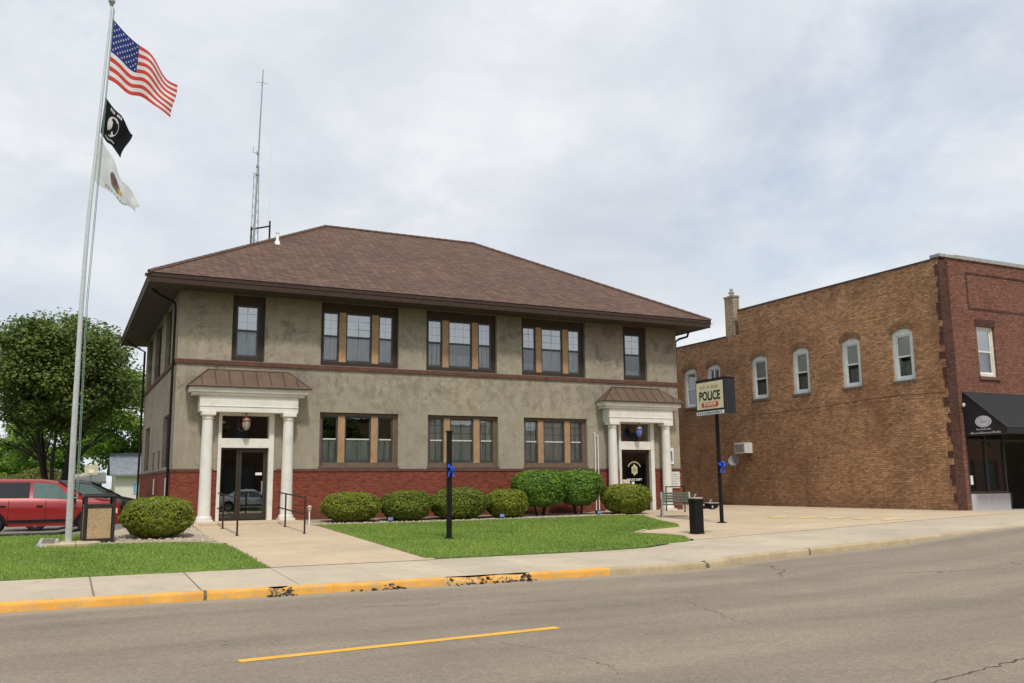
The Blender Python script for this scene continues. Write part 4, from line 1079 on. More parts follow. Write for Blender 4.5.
# ------------------------------------------------------------------ vehicles
def vehicle(name, label, cat, loc, rz, paint, st, wheels, R_, side_gl, wind, rear, W, handles, dark_gl=(), flip=False):
    """st: stations (x, z_sill, z_belt, z_roof, half_belt, half_roof); side_gl polygons in (x, t)"""
    t = thing(name, loc, label, cat, None, rz)
    def ev(x):
        for a, c in zip(st, st[1:]):
            if a[0] <= x <= c[0]:
                k = (x-a[0])/(c[0]-a[0]); return [a[i]+(c[i]-a[i])*k for i in range(6)]
        return list(st[0] if x < st[0][0] else st[-1])
    xs = sorted({s[0] for s in st} | {st[0][0]+(st[-1][0]-st[0][0])*i/40 for i in range(41)})
    q = B(); n = 0
    for x in xs:
        _, zs, zb_, zr_, hb, hr = ev(x)
        # wheel arches cut upward into the sill line
        za = zs
        for wx in wheels:
            if abs(x-wx) < R_*1.22: za = max(za, R_+sqrt(max(0, (R_*1.22)**2-(x-wx)**2))*.95)
        zm = (zs+zb_)/2
        rgh = [(0, zs+.02), (hb*.80, zs+.02), (hb*.965, max(za, zs)), (hb*1.0, max(za+.02, zs+(zb_-zs)*.35)), (hb*1.0, max(za+.03, zs+(zb_-zs)*.7)), (hb*.965, zb_-.03), (hb*.94, zb_), (hr+.02, zr_-.07), (hr-.06, zr_-.015), (hr*.5, zr_+.01), (0, zr_+.015)]
        q.v += [(x, -y, z) for y, z in rgh]+[(x, y, z) for y, z in rgh[::-1][1:-1]]
        n = len(rgh)*2-2
    for i in range(len(xs)-1):
        for j in range(n): q.f.append((i*n+j, (i+1)*n+j, (i+1)*n+(j+1) % n, i*n+(j+1) % n)); q.mi.append(0)
    q.f += [tuple(range(n)), tuple((len(xs)-1)*n+j for j in range(n-1, -1, -1))]; q.mi += [0, 0]
    body = mesh('body', q, paint, t, smooth=True)
    def sp(x, k, s, off=.008):             # point on the side glass plane
        _, zs, zb_, zr_, hb, hr = ev(x); return (x, s*(hb*.94+(hr+.02-hb*.94)*k+off), zb_+(zr_-.07-zb_)*k)
    for s in (-1, 1):
        for i, poly in enumerate(side_gl):
            q = B(); m_ = [sp(x, k, s) for x, k in poly]; q.add(m_ if s < 0 else m_[::-1], [tuple(range(len(m_)))])
            mesh('side_window', q, M['tint'] if i in dark_gl else M['car_glass'], t)
    for nm, (xa, xb) in (('windscreen', wind), ('rear_window', rear)):
        A, C = ev(xa), ev(xb); q = B()
        q.add([(xa, -A[5]*.98+.02, A[3]+.02), (xa, A[5]*.98-.02, A[3]+.02), (xb, C[5]*.93, C[3]+.012), (xb, -C[5]*.93, C[3]+.012)], [(0, 1, 2, 3)])
        mesh(nm, q, M['car_glass'], t)
    for wx in wheels:
        for s in (-1, 1):
            q = B(); y0, y1 = s*(W/2-.22), s*(W/2-.01)
            pr = [(R_*.62, y1), (R_*.9, y1+s*.004), (R_, y1-s*.04), (R_, y0+s*.03), (R_*.9, y0), (.02, y0)]
            vs = []; m_ = 28
            for r, y in pr: vs += [(wx+r*cos(2*pi*k/m_), y, R_+r*sin(2*pi*k/m_)) for k in range(m_)]
            q.add(vs, [(i*m_+k, i*m_+(k+1) % m_, (i+1)*m_+(k+1) % m_, (i+1)*m_+k) for i in range(len(pr)-1) for k in range(m_)])
            wh = mesh('wheel', q, M['tyre'], t, smooth=True)
            q = B(); vs = [(wx+R_*.62*cos(2*pi*k/m_), y1-s*.015, R_+R_*.62*sin(2*pi*k/m_)) for k in range(m_)]+[(wx, y1-s*.06, R_)]
            q.add(vs, [(k, (k+1) % m_, m_) for k in range(m_)])
            for k in range(5):
                a = k*2*pi/5; d = Vector((cos(a), 0, sin(a))); e_ = Vector((-sin(a), 0, cos(a)))*R_*.09; c_ = Vector((wx, y1-s*.008, R_))
                q.add([c_+e_*1.5, c_+d*R_*.6+e_, c_+d*R_*.6-e_, c_-e_*1.5], [(0, 1, 2, 3)])
            mesh('rim', q, M['rim'], wh)
            q = B(); vs = []
            for k in range(17):
                a = pi*k/16
                for r in (R_*1.02, R_*1.22): vs.append((wx+r*cos(a), s*(W/2-.012), R_+r*sin(a)*.95))
            q.add(vs, [(2*k, 2*k+1, 2*k+3, 2*k+2) for k in range(16)]); mesh('wheel_arch', q, M['black'], t)
    x1_ = st[-1][0]; e1 = ev(x1_); x0_ = st[0][0]
    for s in (-1, 1):
        e_ = ev(x1_-.25)
        q = B(); q.add([(x1_-.42, s*(e_[4]+.006), e_[2]-.14), (x1_-.1, s*(ev(x1_-.1)[4]+.006), e_[2]-.2), (x1_+.012, s*e1[4]*.75, e_[2]-.2), (x1_+.012, s*e1[4]*.75, e_[2]-.34), (x1_-.1, s*(ev(x1_-.1)[4]+.006), e_[2]-.36), (x1_-.36, s*(e_[4]+.006), e_[2]-.28)],
                   [(0, 1, 4, 5), (1, 2, 3, 4)]); mesh('headlight', q, M['lamp_glass'], t)
        q = B(); q.box(x0_-.012, x0_+.05, s*.55 if s > 0 else -.8, .8 if s > 0 else -.55, .75, 1.0); mesh('tail_light', q, M['red_lamp'], t)
        xm = wind[0]-.62 if wind[0] > wind[1] else wind[0]
        xm = min(wind)+.42; e_ = ev(xm)
        q = B(); q.box(xm-.1, xm+.1, *(sorted((s*(e_[4]+.02), s*(e_[4]+.2)))), e_[2]-.02, e_[2]+.16); mesh('wing_mirror', q, M['black'], t, bevel=.03)
        for hx in handles:
            e_ = ev(hx); zh = e_[1]+(e_[2]-e_[1])*.76
            q = B(); q.box(hx-.09, hx+.09, *(sorted((s*(e_[4]*.985), s*(e_[4]+.03)))), zh-.02, zh+.025); mesh('door_handle', q, M['black'] if name != 'sedan' else M['rim'], t, bevel=.008)
        for dx in [h_+.16 for h_ in handles]+[min(handles)-1.0]:
            e_ = ev(dx); q = B(); q.box(dx-.005, dx+.005, *(sorted((s*(e_[4]*.96), s*(e_[4]+.0035)))), e_[1]+.12, e_[2]-.03); mesh('door_seam', q, M['black'], t)
        q = B(); e_ = ev((wheels[0]+wheels[1])/2); q.box(wheels[0]+R_*1.3, wheels[1]-R_*1.3, *(sorted((s*(e_[4]-.03), s*(e_[4]+.012)))), e_[1]+.12, e_[1]+.2); mesh('side_trim', q, M['black'], t)
    q = B(); q.box(x1_-.02, x1_+.02, -.45, .45, .62, .85); mesh('grille', q, M['black'], t)
    q = B(); q.box(x1_-.06, x1_+.06, -.8, .8, .34, .56); mesh('front_bumper', q, M['tyre'], t, bevel=.04)
    q = B(); q.box(x0_-.06, x0_+.06, -.8, .8, .38, .6); mesh('rear_bumper', q, M['tyre'], t, bevel=.04)
    return t
M['tint'] = plain('tinted_rear_glass', (.018, .018, .02), .08, 0, .1, spec=.6)
M['car_glass'] = plain('green_car_glass', (.09, .15, .14), .06, 0, .25, 2, spec=.7)
M['tyre'] = plain('tyre_rubber', (.015, .015, .015), .8)
M['rim'] = plain('alloy_rim', (.4, .4, .41), .35, .7)
M['lamp_glass'] = plain('lamp_lens', (.75, .6, .52), .12, 0, .2, 12, spec=.8)
M['red_lamp'] = plain('tail_lamp', (.4, .02, .02), .2)
suv = [(-4.75, .42, 1.0, 1.05, .80, .74), (-4.67, .34, 1.10, 1.35, .86, .70), (-4.45, .32, 1.11, 1.66, .89, .70), (-3.7, .30, 1.11, 1.74, .91, .71), (-2.3, .30, 1.10, 1.73, .92, .71),
       (-1.8, .30, 1.09, 1.66, .92, .72), (-1.0, .30, 1.07, 1.15, .92, .80), (-.6, .30, 1.05, 1.12, .91, .78), (-.22, .30, 1.00, 1.06, .89, .74), (-.05, .32, .93, .99, .86, .70), (0, .40, .80, .86, .80, .62)]
sg_ = [[(-4.3, .1), (-3.5, .1), (-3.5, .93), (-4.2, .93)], [(-3.42, .1), (-2.6, .1), (-2.6, .93), (-3.42, .93)], [(-2.5, .1), (-1.42, .1), (-1.55, .42), (-1.86, .93), (-2.5, .93)]]
vehicle('parked_suv', 'red parked sport utility vehicle with dark tinted rear windows', 'car', (-1.2, 3.42, .27), 0, paint_car('red_car_paint', (.30, .013, .012)), suv, (-3.62, -.88), .36, sg_, (-1.0, -1.82), (-4.47, -4.67), 1.84, (-3.3, -2.3), (0, 1))
van = [(-4.3, .42, 1.0, 1.05, .80, .74), (-4.2, .32, 1.10, 1.6, .86, .70), (-3.4, .30, 1.11, 1.72, .91, .71), (-2.1, .30, 1.10, 1.72, .92, .71), (-1.6, .30, 1.09, 1.66, .92, .72), (-.62, .30, 1.05, 1.14, .92, .80), (-.2, .30, .98, 1.04, .90, .74), (-.05, .32, .86, .93, .84, .66), (0, .40, .76, .82, .78, .6)]
vehicle('parked_suv', 'black parked vehicle half hidden behind the red one', 'car', (-.35, 7.4, .27), 0, paint_car('black_car_paint', (.012, .013, .015)), van, (-3.3, -.8), .36, [[(-3.9, .1), (-3.1, .1), (-3.1, .9), (-3.9, .9)], [(-3.0, .1), (-2.15, .1), (-2.15, .9), (-3.0, .9)], [(-2.0, .1), (-1.05, .1), (-1.15, .4), (-1.65, .9), (-2.0, .9)]], (-.62, -1.62), (-4.15, -4.22), 1.84, (-2.9, -1.9), (0,))
sed = [(-4.6, .4, .85, .92, .76, .66), (-4.4, .3, .92, 1.0, .84, .68), (-3.7, .28, .92, 1.08, .87, .68), (-3.0, .26, .91, 1.42, .88, .60), (-2.4, .26, .90, 1.45, .88, .60), (-1.9, .26, .90, 1.4, .88, .62), (-1.2, .26, .88, .98, .88, .74), (-.5, .28, .82, .88, .84, .64), (-.1, .3, .7, .76, .76, .55), (0, .38, .62, .66, .68, .5)]
vehicle('sedan', 'silver sedan parked across the street, mirrored in the glass door', 'car', (10.6, -33.5, zroad(9)+.02), 0, paint_car('silver_car_paint', (.72, .73, .74)), sed, (-3.65, -.85), .32, [[(-3.1, .1), (-2.4, .1), (-2.4, .9), (-2.85, .9)], [(-2.32, .1), (-1.4, .1), (-1.85, .9), (-2.32, .9)]], (-1.2, -1.9), (-3.0, -3.7), 1.76, (-2.6, -1.75))

# ------------------------------------------------------------------ flagpole and flags
fx, fy, fz = -2.74, -6.08, .45
fp = thing('flagpole', (fx, fy, fz), 'tall tapering silver metal flagpole on a round concrete pad', 'flagpole')
tx, ty, tz = -2.55, -6.08, 13.5
def polex(z):                                # the pole bows slightly in the wind
    K = ((.43, -2.74), (3, -2.775), (6, -2.79), (8.07, -2.76), (9.7, -2.69), (11.55, -2.62), (13.5, -2.55))
    for (z0, a), (z1, c) in zip(K, K[1:]):
        if z <= z1: return a+(c-a)*(z-z0)/(z1-z0)
    return K[-1][1]
q = B(); q.tube([(polex(z_), fy, z_) for z_ in (.43, 3, 6, 8, 9.7, 11.5, 13.5)], [.075, .064, .052, .046, .04, .034, .026], 16); part('pole', q, M['steel'], fp, smooth=True)
q = B(); q.lathe(tx, ty, [(.02, tz), (.05, tz+.02), (.03, tz+.04), (.075, tz+.09), (.085, tz+.14), (.06, tz+.2), (.01, tz+.22)], 14); part('finial', q, M['galv'], fp, smooth=True)
q = B(); q.tube([(tx+.07, ty, tz-.05), (polex(6)+.13, fy-.02, 6), (fx+.13, fy, 1.5)], .008, 5); q.tube([(tx+.05, ty-.06, tz-.05), (polex(6)+.1, fy-.1, 6), (fx+.1, fy-.06, 1.6)], .008, 5); part('halyard', q, plain('green_grey_rope', (.2, .3, .26), .8), fp)
q = B(); q.tube([(fx+.05, fy-.07, 1.5), (fx+.12, fy-.12, 1.5)], .015, 6); q.tube([(fx+.11, fy-.12, 1.42), (fx+.11, fy-.12, 1.6)], .012, 6); part('cleat', q, M['galv'], fp)
q = B(); q.lathe(fx+.05, fy-.15, [(.62, G(fx, fy)-.05), (.62, G(fx, fy)+.055), (.58, G(fx, fy)+.065), (.01, G(fx, fy)+.07)], 20); struct('flagpole_pad', q, M['pad'])
st = thing('stone_block', (-3.1, -6.45, .45), 'small rough grey stone plaque on the lawn beside the flagpole', 'stone plaque')
q = B(); q.add([(-3.4, -6.62, .42), (-2.92, -6.68, .42), (-2.88, -6.3, .42), (-3.34, -6.25, .42), (-3.36, -6.58, .52), (-2.98, -6.63, .50), (-2.94, -6.34, .62), (-3.3, -6.3, .64)], [(3, 2, 1, 0), (4, 5, 6, 7), (0, 1, 5, 4), (1, 2, 6, 5), (2, 3, 7, 6), (3, 0, 4, 7)])
part('block', q, plain('grey_granite', (.34, .33, .31), .8, 0, .35, 14, bmp=.6), st, bevel=.015)
q = B(); q.add([(-3.28, -6.555, .537), (-3.02, -6.59, .52), (-3.0, -6.38, .61), (-3.24, -6.35, .628)], [(0, 1, 2, 3)]); part('plaque', q, plain('bronze_plaque', (.2, .16, .1), .4, .5, .3, 20), st)

def surf(c00, c01, c10, c11, amp, ph, freq, sag=0.):
    """bilinear cloth: c00 hoist top, c01 hoist bottom, c10 fly top, c11 fly bottom; returns f(s,t)->Vector"""
    A, Bq, C, Dq = [Vector((p[0], 0, p[1])) for p in (c00, c01, c10, c11)]
    def f(s, t):
        p = A*(1-s)*(1-t)+Bq*(1-s)*t+C*s*(1-t)+Dq*s*t
        w = sin(s*freq-t*1.7+ph); w2 = sin(s*freq*1.9+t*2.6+ph*2)
        k = min(1, s*2.2)
        p += Vector((.0, fy+(amp*w+amp*.4*w2)*k-.0, 0)); p.z += amp*.28*cos(s*freq*1.3+ph)*k-sag*sin(pi*s)*.5; p.x += .03*sin(t*5+ph)*s
        return p
    return f
def cloth(name, f, nu, nv, mats, idx, parent):
    q = B(); q.v = [tuple(f(i/nu, j/nv)) for j in range(nv+1) for i in range(nu+1)]
    for j in range(nv):
        for i in range(nu):
            q.f.append((j*(nu+1)+i, (j+1)*(nu+1)+i, (j+1)*(nu+1)+i+1, j*(nu+1)+i+1)); q.mi.append(idx((i+.5)/nu, (j+.5)/nv))
    return part(name, q, mats, parent, smooth=True)
def nrm(f, s, t):
    a = f(min(1, s+.01), t)-f(max(0, s-.01), t); c = f(s, min(1, t+.01))-f(s, max(0, t-.01)); return a.cross(c).normalized()
def decal(q, f, poly, off=.008):
    """flat shape given in cloth coordinates, laid on both faces"""
    cx_ = sum(p[0] for p in poly)/len(poly); cy_ = sum(p[1] for p in poly)/len(poly)
    for sgn in (-1, 1):
        vs = [f(*p)+nrm(f, *p)*off*sgn for p in poly]+[f(cx_, cy_)+nrm(f, cx_, cy_)*off*sgn]
        n = len(poly); q.add(vs, [(i, (i+1) % n, n) for i in range(n)])
def fabric(name, col, tr=.35):
    m, T = newmat(name); p = pos(T)
    c = mix(T, .5, c4(col)[:3], ramp(T, noise_n(T, p, 4, 4), [(.3, (.82, .82, .84)), (.7, (1.1, 1.1, 1.1))]), 'MULTIPLY')
    b_ = pbsdf(T, c, .85, 0, None, .1); t_ = T.n('ShaderNodeBsdfTranslucent'); T.l(c, t_.inputs[0])
    ms = T.n('ShaderNodeMixShader'); ms.inputs[0].default_value = tr; T.l(b_.outputs[0], ms.inputs[1]); T.l(t_.outputs[0], ms.inputs[2]); finish(T, ms); return m
fw_, fr_, fb_, fk_ = fabric('white_flag_cloth', (.84, .82, .82)), fabric('red_flag_cloth', (.66, .085, .06)), fabric('blue_flag_cloth', (.035, .055, .22)), fabric('black_flag_cloth', (.012, .013, .016), .12)
us = thing('flag', (polex(12.4), fy, 11.6), 'United States flag flying at the top of the flagpole', 'flag')
f = surf((-2.50, 13.17), (-2.52, 11.58), (-.94, 11.74), (-1.02, 10.90), .13, .4, 8.5)
cloth('cloth', f, 40, 26, [fw_, fr_, fb_], lambda s, t: 2 if (s < .41 and t < 7/13) else (1 if int(t*13) % 2 == 0 else 0), us)
q = B()
for row in range(9):
    for k in range(6 if row % 2 == 0 else 5):
        s0 = .41*((k*2+1+(row % 2))/12); t0 = 7/13*(row+1)/10
        decal(q, f, [(s0+.0145*(1 if i % 2 == 0 else .42)*sin(pi*i/5)*1., t0-.0245*(1 if i % 2 == 0 else .42)*cos(pi*i/5)) for i in range(10)])
part('star_field', q, fw_, us)
pw = thing('flag', (polex(10.6), fy, 10.2), 'black flag with a white round emblem, below the striped flag', 'flag')
f = surf((-2.56, 11.13), (-2.62, 10.2), (-1.92, 10.30), (-2.14, 9.64), .08, 1.1, 7)
cloth('cloth', f, 24, 16, [fk_], lambda s, t: 0, pw)
q = B(); decal(q, f, [(.42+.21*cos(2*pi*k/24), .5+.30*sin(2*pi*k/24)) for k in range(24)]); part('emblem_disc', q, fw_, pw)
q = B()
decal(q, f, [(.30, .30), (.40, .24), (.50, .30), (.50, .40), (.545, .47), (.50, .50), (.50, .58), (.43, .62), (.44, .74), (.28, .76), (.25, .62), (.30, .52), (.27, .42)], .012)
part('profile_figure', q, fk_, pw)
q = B()
for k in range(7):
    if k == 3: continue
    s0 = .22+k*.058; decal(q, f, [(s0, .06), (s0+.04, .06), (s0+.04, .14), (s0, .14)])
for k in range(12): s0 = .2+k*.037; decal(q, f, [(s0, .86), (s0+.024, .86), (s0+.024, .91), (s0, .91)])
part('lettering', q, fw_, pw)
il = thing('flag', (polex(9.4), fy, 8.7), 'white flag with a small eagle emblem, lowest of the three flags', 'flag')
f = surf((-2.63, 10.12), (-2.68, 8.98), (-1.68, 8.47), (-1.76, 8.33), .13, 2.2, 10, .06)
cloth('cloth', f, 30, 18, [fabric('offwhite_flag_cloth', (.90, .92, .90), .65)], lambda s, t: 0, il)
def deco(nm, polys, m_, off):
    q = B()
    for p in polys: decal(q, f, p, off)
    part(nm, q, m_, il)
deco('emblem_ring', [[(.47+.13*cos(2*pi*k/20), .50+.21*sin(2*pi*k/20)) for k in range(20)]], fabric('emblem_brown', (.28, .2, .2)), .008)
deco('shield', [[(.42, .42), (.52, .42), (.52, .52), (.47, .62), (.42, .52)]], fabric('emblem_red', (.5, .1, .12)), .012)
deco('shield_top', [[(.42, .38), (.52, .38), (.52, .44), (.42, .44)]], fabric('emblem_blue', (.1, .14, .4)), .013)
deco('grass_mound', [[(.36, .66), (.58, .66), (.54, .74), (.4, .74)]], fabric('emblem_green', (.12, .3, .12)), .012)
deco('sunburst', [[(.6+.06*cos(2*pi*k/12), .55+.1*sin(2*pi*k/12)) for k in range(12)]], fabric('emblem_gold', (.75, .5, .1)), .013)
deco('lettering', [[(.25+k*.07, .86), (.29+k*.07, .86), (.29+k*.07, .93), (.25+k*.07, .93)] for k in range(8)], fabric('emblem_letter', (.4, .42, .5)), .008)

# ------------------------------------------------------------------ antenna mast on the roof
ax, ay = 2.74, 3.35
am = thing('antenna_mast', (ax, ay, 10.3), 'thin guyed radio antenna mast standing on the left slope of the roof', 'antenna')
q = B(); q.tube([(ax, ay, 10.25), (ax+.06, ay, 13.2), (ax+.13, ay, 17.0)], [.042, .034, .02], 6)
for i_ in range(14):
    z_ = 10.4+i_*.19; q.tube([(ax-.09+.03*(i_/14), ay, z_), (ax+.15-.05*(i_/14), ay, z_+.19)] if i_ % 2 else [(ax+.15-.05*(i_/14), ay, z_), (ax-.09+.03*(i_/14), ay, z_+.19)], .008, 4)
part('mast', q, M['galv'], am)
q = B(); q.tube([(ax-.10, ay, 10.1), (ax-.06, ay, 13.0)], .016, 5); q.tube([(ax+.16, ay, 10.3), (ax+.1, ay, 13.3)], .02, 5); part('side_whip', q, M['galv'], am)
q = B(); q.tube([(ax+.52, ay, 10.4), (ax+.53, ay, 14.8)], [.014, .006], 5); part('whip_antenna', q, M['white'], am)
q = B()
for z in (10.30, 10.86): q.tube([(ax-.10, ay, z), (ax+.58, ay, z+.2)], .03, 6)
q.tube([(ax+.56, ay, 10.3), (ax+.56, ay, 11.25)], .035, 6); q.tube([(ax-.09, ay, 10.2), (ax-.09, ay, 10.95)], .03, 6)
part('mounting_frame', q, M['black'], am)
q = B()
for z, r in ((12.95, .06), (13.25, .05), (13.75, .05)): q.lathe(ax+.05, ay, [(r*.5, z-.08), (r, z-.04), (r, z+.04), (r*.5, z+.08)], 10)
q.tube([(ax+.06, ay, 13.75), (ax-.12, ay, 13.75), (ax-.12, ay, 13.95)], .015, 5); part('fitting', q, M['galv'], am)
q = B()
for z in (16.5,): 
    for k in range(4): q.tube([(ax+.12, ay, z), (ax+.12+.22*cos(k*pi/2), ay+.22*sin(k*pi/2), z-.03)], .008, 4)
part('ground_plane', q, M['galv'], am)

# ------------------------------------------------------------------ street furniture
def bow(name, x, y, z, label, r=.1):
    t = thing(name, (x, y, z), label, 'ribbon bow'); q = B()
    for i in range(9):
        a = U(0, 2*pi); el = U(-.9, .9); d = Vector((cos(a)*cos(el)*.8, -abs(sin(a)*cos(el))*.8-.1, sin(el))).normalized()
        s = d.cross(Vector((U(-1, 1), U(-1, 1), U(-1, 1)))).normalized(); w = d.cross(s).normalized()*r*.22
        pts = []
        for k in range(9):
            u = 2*pi*k/8; pts.append(Vector((x, y-.05, z))+d*r*(.55-.55*cos(u))*1.1+s*r*.42*sin(u))
        for p, p2 in zip(pts, pts[1:]): q.quad(p-w, p2-w, p2+w, p+w)
    part('loops', q, M['blue'], t)
    q = B()
    for sx in (-1, 1):
        P0 = Vector((x, y-.06, z)); P1 = P0+Vector((sx*.05, -.02, -.12)); P2 = P1+Vector((sx*.02, .01, -.1)); w = Vector((.022, 0, .004))
        q.quad(P0-w, P0+w, P1+w, P1-w); q.quad(P1-w, P1+w, P2+w, P2-w)
    part('tail', q, M['blue'], t); return t
lx, ly = 5.63, -8.17; lz = G(lx, ly)
t = thing('bollard_post', (lx, ly, lz), 'plain black square post standing on the right lawn', 'post')
q = B(); q.box(lx-.055, lx+.055, ly-.055, ly+.055, lz, lz+2.62); part('shaft', q, M['black'], t, bevel=.008)
q = B(); q.box(lx-.07, lx+.07, ly-.07, ly+.07, lz+2.62, lz+2.66); part('cap', q, M['black'], t)
q = B(); q.box(lx-.09, lx+.09, ly-.09, ly+.09, lz, lz+.05); part('foot', q, M['black'], t)
bow('ribbon_bow', lx, ly-.05, 2.12, 'blue ribbon bow tied round the black post on the lawn', .095)

sx_, sy_ = 14.24, -7.89; sz_ = G(sx_, sy_)
t = thing('pole_sign', (sx_, sy_, sz_), 'black box sign reading POLICE in black on cream, on a thin pole', 'sign')
q = B(); q.tube([(sx_, sy_, sz_-.02), (sx_-.02, sy_, 3.7)], .058, 12); q.lathe(sx_, sy_, [(.14, sz_), (.14, sz_+.03), (.06, sz_+.04)], 12); part('pole', q, M['black'], t, smooth=True)
ya, yb_ = -8.5, -7.18; x0_, x1_ = 14.04, 14.44; za, zb_ = 3.68, 4.70
q = B(); q.box(x0_, x1_, ya, yb_, za, zb_); cab = part('cabinet', q, plain('sign_cabinet', (.022, .022, .026), .5, .2), t, bevel=.02)
for k in range(1, 5):
    q = B(); q.box(x0_+.0+k*.08, x0_+.012+k*.08, ya-.008, ya-.002, za+.02, zb_-.02); part('rib', q, plain('cabinet_rib', (.05, .05, .06), .5), cab)
q = B(); q.box(x0_-.012, x0_-.002, ya+.06, yb_-.05, za+.16, zb_-.06); face = part('sign_face', q, plain('cream_sign_face', (.66, .63, .43), .45, 0, .06), t)
ux, uz = (0, -1, 0), (0, 0, 1); ymid = (ya+yb_)/2+.0; xf = x0_-.017
text('lettering', 'POLICE', .37, M['black'], face, (xf, ymid, 4.22), ux, uz, sx=.80, bold=.008)
brn = plain('faded_red_print', (.50, .28, .17), .6)
q = B(); rnd = random.Random(3)
u = ymid+.43
for k, w in enumerate((.07, .03, .05, .05, 0, .05, .06, 0, .07, .05, .05, .06, .05, .05)):
    if w:
        hh = rnd.uniform(.05, .09); q.box(xf, xf+.004, u-w*.75, u, 4.46, 4.46+hh); 
        if k % 3 == 0: q.box(xf-.001, xf+.003, u-w*.2, u+.004, 4.43, 4.57)
    u -= .062
part('faded_script', q, brn, face)
q = B(); P_ = [(ymid+.36, 3.9), (ymid+.40, 3.97), (ymid+.36, 4.04), (ymid-.36, 4.04), (ymid-.40, 3.97), (ymid-.36, 3.9)]
q.prism(P_, lambda y, z: (xf, y, z), lambda y, z: (xf+.005, y, z)); part('red_band', q, plain('sign_red', (.58, .05, .035), .5), face)
text('band_lettering', 'STATION', .125, M['white'], face, (xf-.004, ymid, 3.97), ux, uz, sx=1.05, bold=.002)
q = B(); q.box(x0_-.02, x0_+.0, ya+.04, yb_-.03, za-.005, za+.10); part('lower_strip', q, plain('pale_strip', (.6, .6, .62), .6, 0, .3, 9), t)
q = B(); r3 = random.Random(5); y = yb_-.1
while y > ya+.1: w = r3.uniform(.02, .06); q.box(x0_-.025, x0_-.021, y-w, y, za+.025, za+.075); y -= w+r3.uniform(.02, .05)
part('strip_printing', q, plain('strip_dark_print', (.16, .15, .17), .6), t)
q = B(); q.box(x0_+.0, x1_-.01, ya-.015, yb_+.01, zb_, zb_+.03); part('top_cap', q, M['black'], t)
q = B(); q.tube([(14.24, -7.85, 4.7), (14.24, -7.85, 5.0)], .02, 6); part('top_stub', q, M['galv'], t)
bow('ribbon_bow', sx_, sy_-.05, 2.2, 'blue ribbon bow tied round the pole of the POLICE sign', .11)

# drinking fountain
x, y = 11.53, -10.25; z = G(x, y)
t = thing('drinking_fountain', (x, y, z), 'black pedestal drinking fountain with two steel bowls at different heights', 'drinking fountain')
q = B(); q.box(x-.13, x+.13, y-.13, y+.13, z, z+.80); q.box(x-.15, x+.15, y-.15, y+.15, z, z+.03); q.box(x-.145, x+.145, y-.145, y+.145, z+.80, z+.87); part('pedestal', q, M['black'], t, bevel=.012)
q = B(); q.lathe(x, y, [(.10, z+.86), (.17, z+.88), (.18, z+.91), (.165, z+.91), (.05, z+.885)], 20); part('bowl', q, M['steel'], t, smooth=True)
q = B(); q.tube([(x, y+.04, z+.88), (x, y+.04, z+.97), (x, y-.01, z+.985)], .014, 8); part('spout', q, M['steel'], t)
q = B(); q.box(x+.13, x+.36, y-.05, y+.05, z+.62, z+.70); part('arm', q, M['black'], t, bevel=.01)
q = B(); q.lathe(x+.5, y, [(.05, z+.60), (.13, z+.63), (.18, z+.70), (.185, z+.75), (.17, z+.75), (.05, z+.71)], 20); part('low_bowl', q, M['black'], t, smooth=True)
q = B(); q.lathe(x+.5, y, [(.17, z+.752), (.188, z+.756), (.188, z+.77), (.16, z+.765), (.05, z+.73)], 20); part('bowl_rim', q, M['steel'], t, smooth=True)
q = B(); q.tube([(x+.5, y+.05, z+.74), (x+.5, y+.05, z+.83), (x+.5, y, z+.84)], .013, 8); part('spout', q, M['steel'], t)
q = B(); q.box(x+.36, x+.4, y-.19, y-.17, z+.64, z+.7); part('push_button', q, M['steel'], t)

# bench
t = thing('park_bench', (14.95, -4.75, G(14.95, -4.75)), 'slatted grey-green bench with pale metal legs near the police entrance', 'bench', rz=radians(-33))
sl = plain('grey_green_slats', (.11, .13, .10), .6, 0, .2, 5); hw = .49
seat = B()
for k in range(5): seat.box(-hw, hw, -.22+k*.1, -.14+k*.1, .38, .41)
mesh('seat', seat, sl, t, bevel=.006)
back = B()
for k in range(4): back.box(-hw, hw, .26+k*.028, .285+k*.028, .46+k*.085, .525+k*.085)
mesh('backrest', back, sl, t, bevel=.006)
for s in (-1, 1):
    q = B(); X0 = s*(hw-.04)
    q.tube([(X0, -.30, 0), (X0, -.22, .37), (X0, -.24, .56)], .03, 8); q.tube([(X0+s*.03, .42, 0), (X0, .24, .37), (X0, .37, .79)], .03, 8)
    q.tube([(X0, -.24, .365), (X0, .26, .365)], .026, 8); mesh('leg_frame', q, plain('pale_metal', (.42, .42, .38), .5, .4), t)
    q = B(); q.tube([(X0, -.26, .56), (X0, .0, .58), (X0, .3, .57)], .024, 8); mesh('armrest', q, plain('pale_arm', (.4, .4, .36), .5, .4), t)

# litter bin
x, y = -2.14, -5.6; z = G(x, y)+.01
t = thing('litter_bin', (x, y, z), 'square litter bin with tan pebbled panels and dark brown hooded frame', 'litter bin', rz=radians(3))
w, hh = .30, 1.07; dk = plain('dark_brown_bin_frame', (.03, .022, .02), .5)
q = B()
for sx in (-1, 1):
    for sy in (-1, 1): q.box(sx*w-.035, sx*w+.035, sy*w-.035, sy*w+.035, 0, hh-.06)
q.box(-w, w, -w-.02, w+.02, .02, .09); q.box(-w-.02, w+.02, -w, w, .021, .089)
q.box(-w, w, -w-.028, w+.028, .78, .86); q.box(-w-.028, w+.028, -w, w, .781, .859)
mesh('frame', q, dk, t, bevel=.008)
q = B(); q.box(-w-.05, w+.05, -w-.05, w+.05, hh-.06, hh); q.box(-w-.01, w+.01, -w-.01, w+.01, hh, hh+.03); mesh('hood', q, dk, t, bevel=.02)
m_, T_ = newmat('exposed_pebble_panel'); p_ = pos(T_)
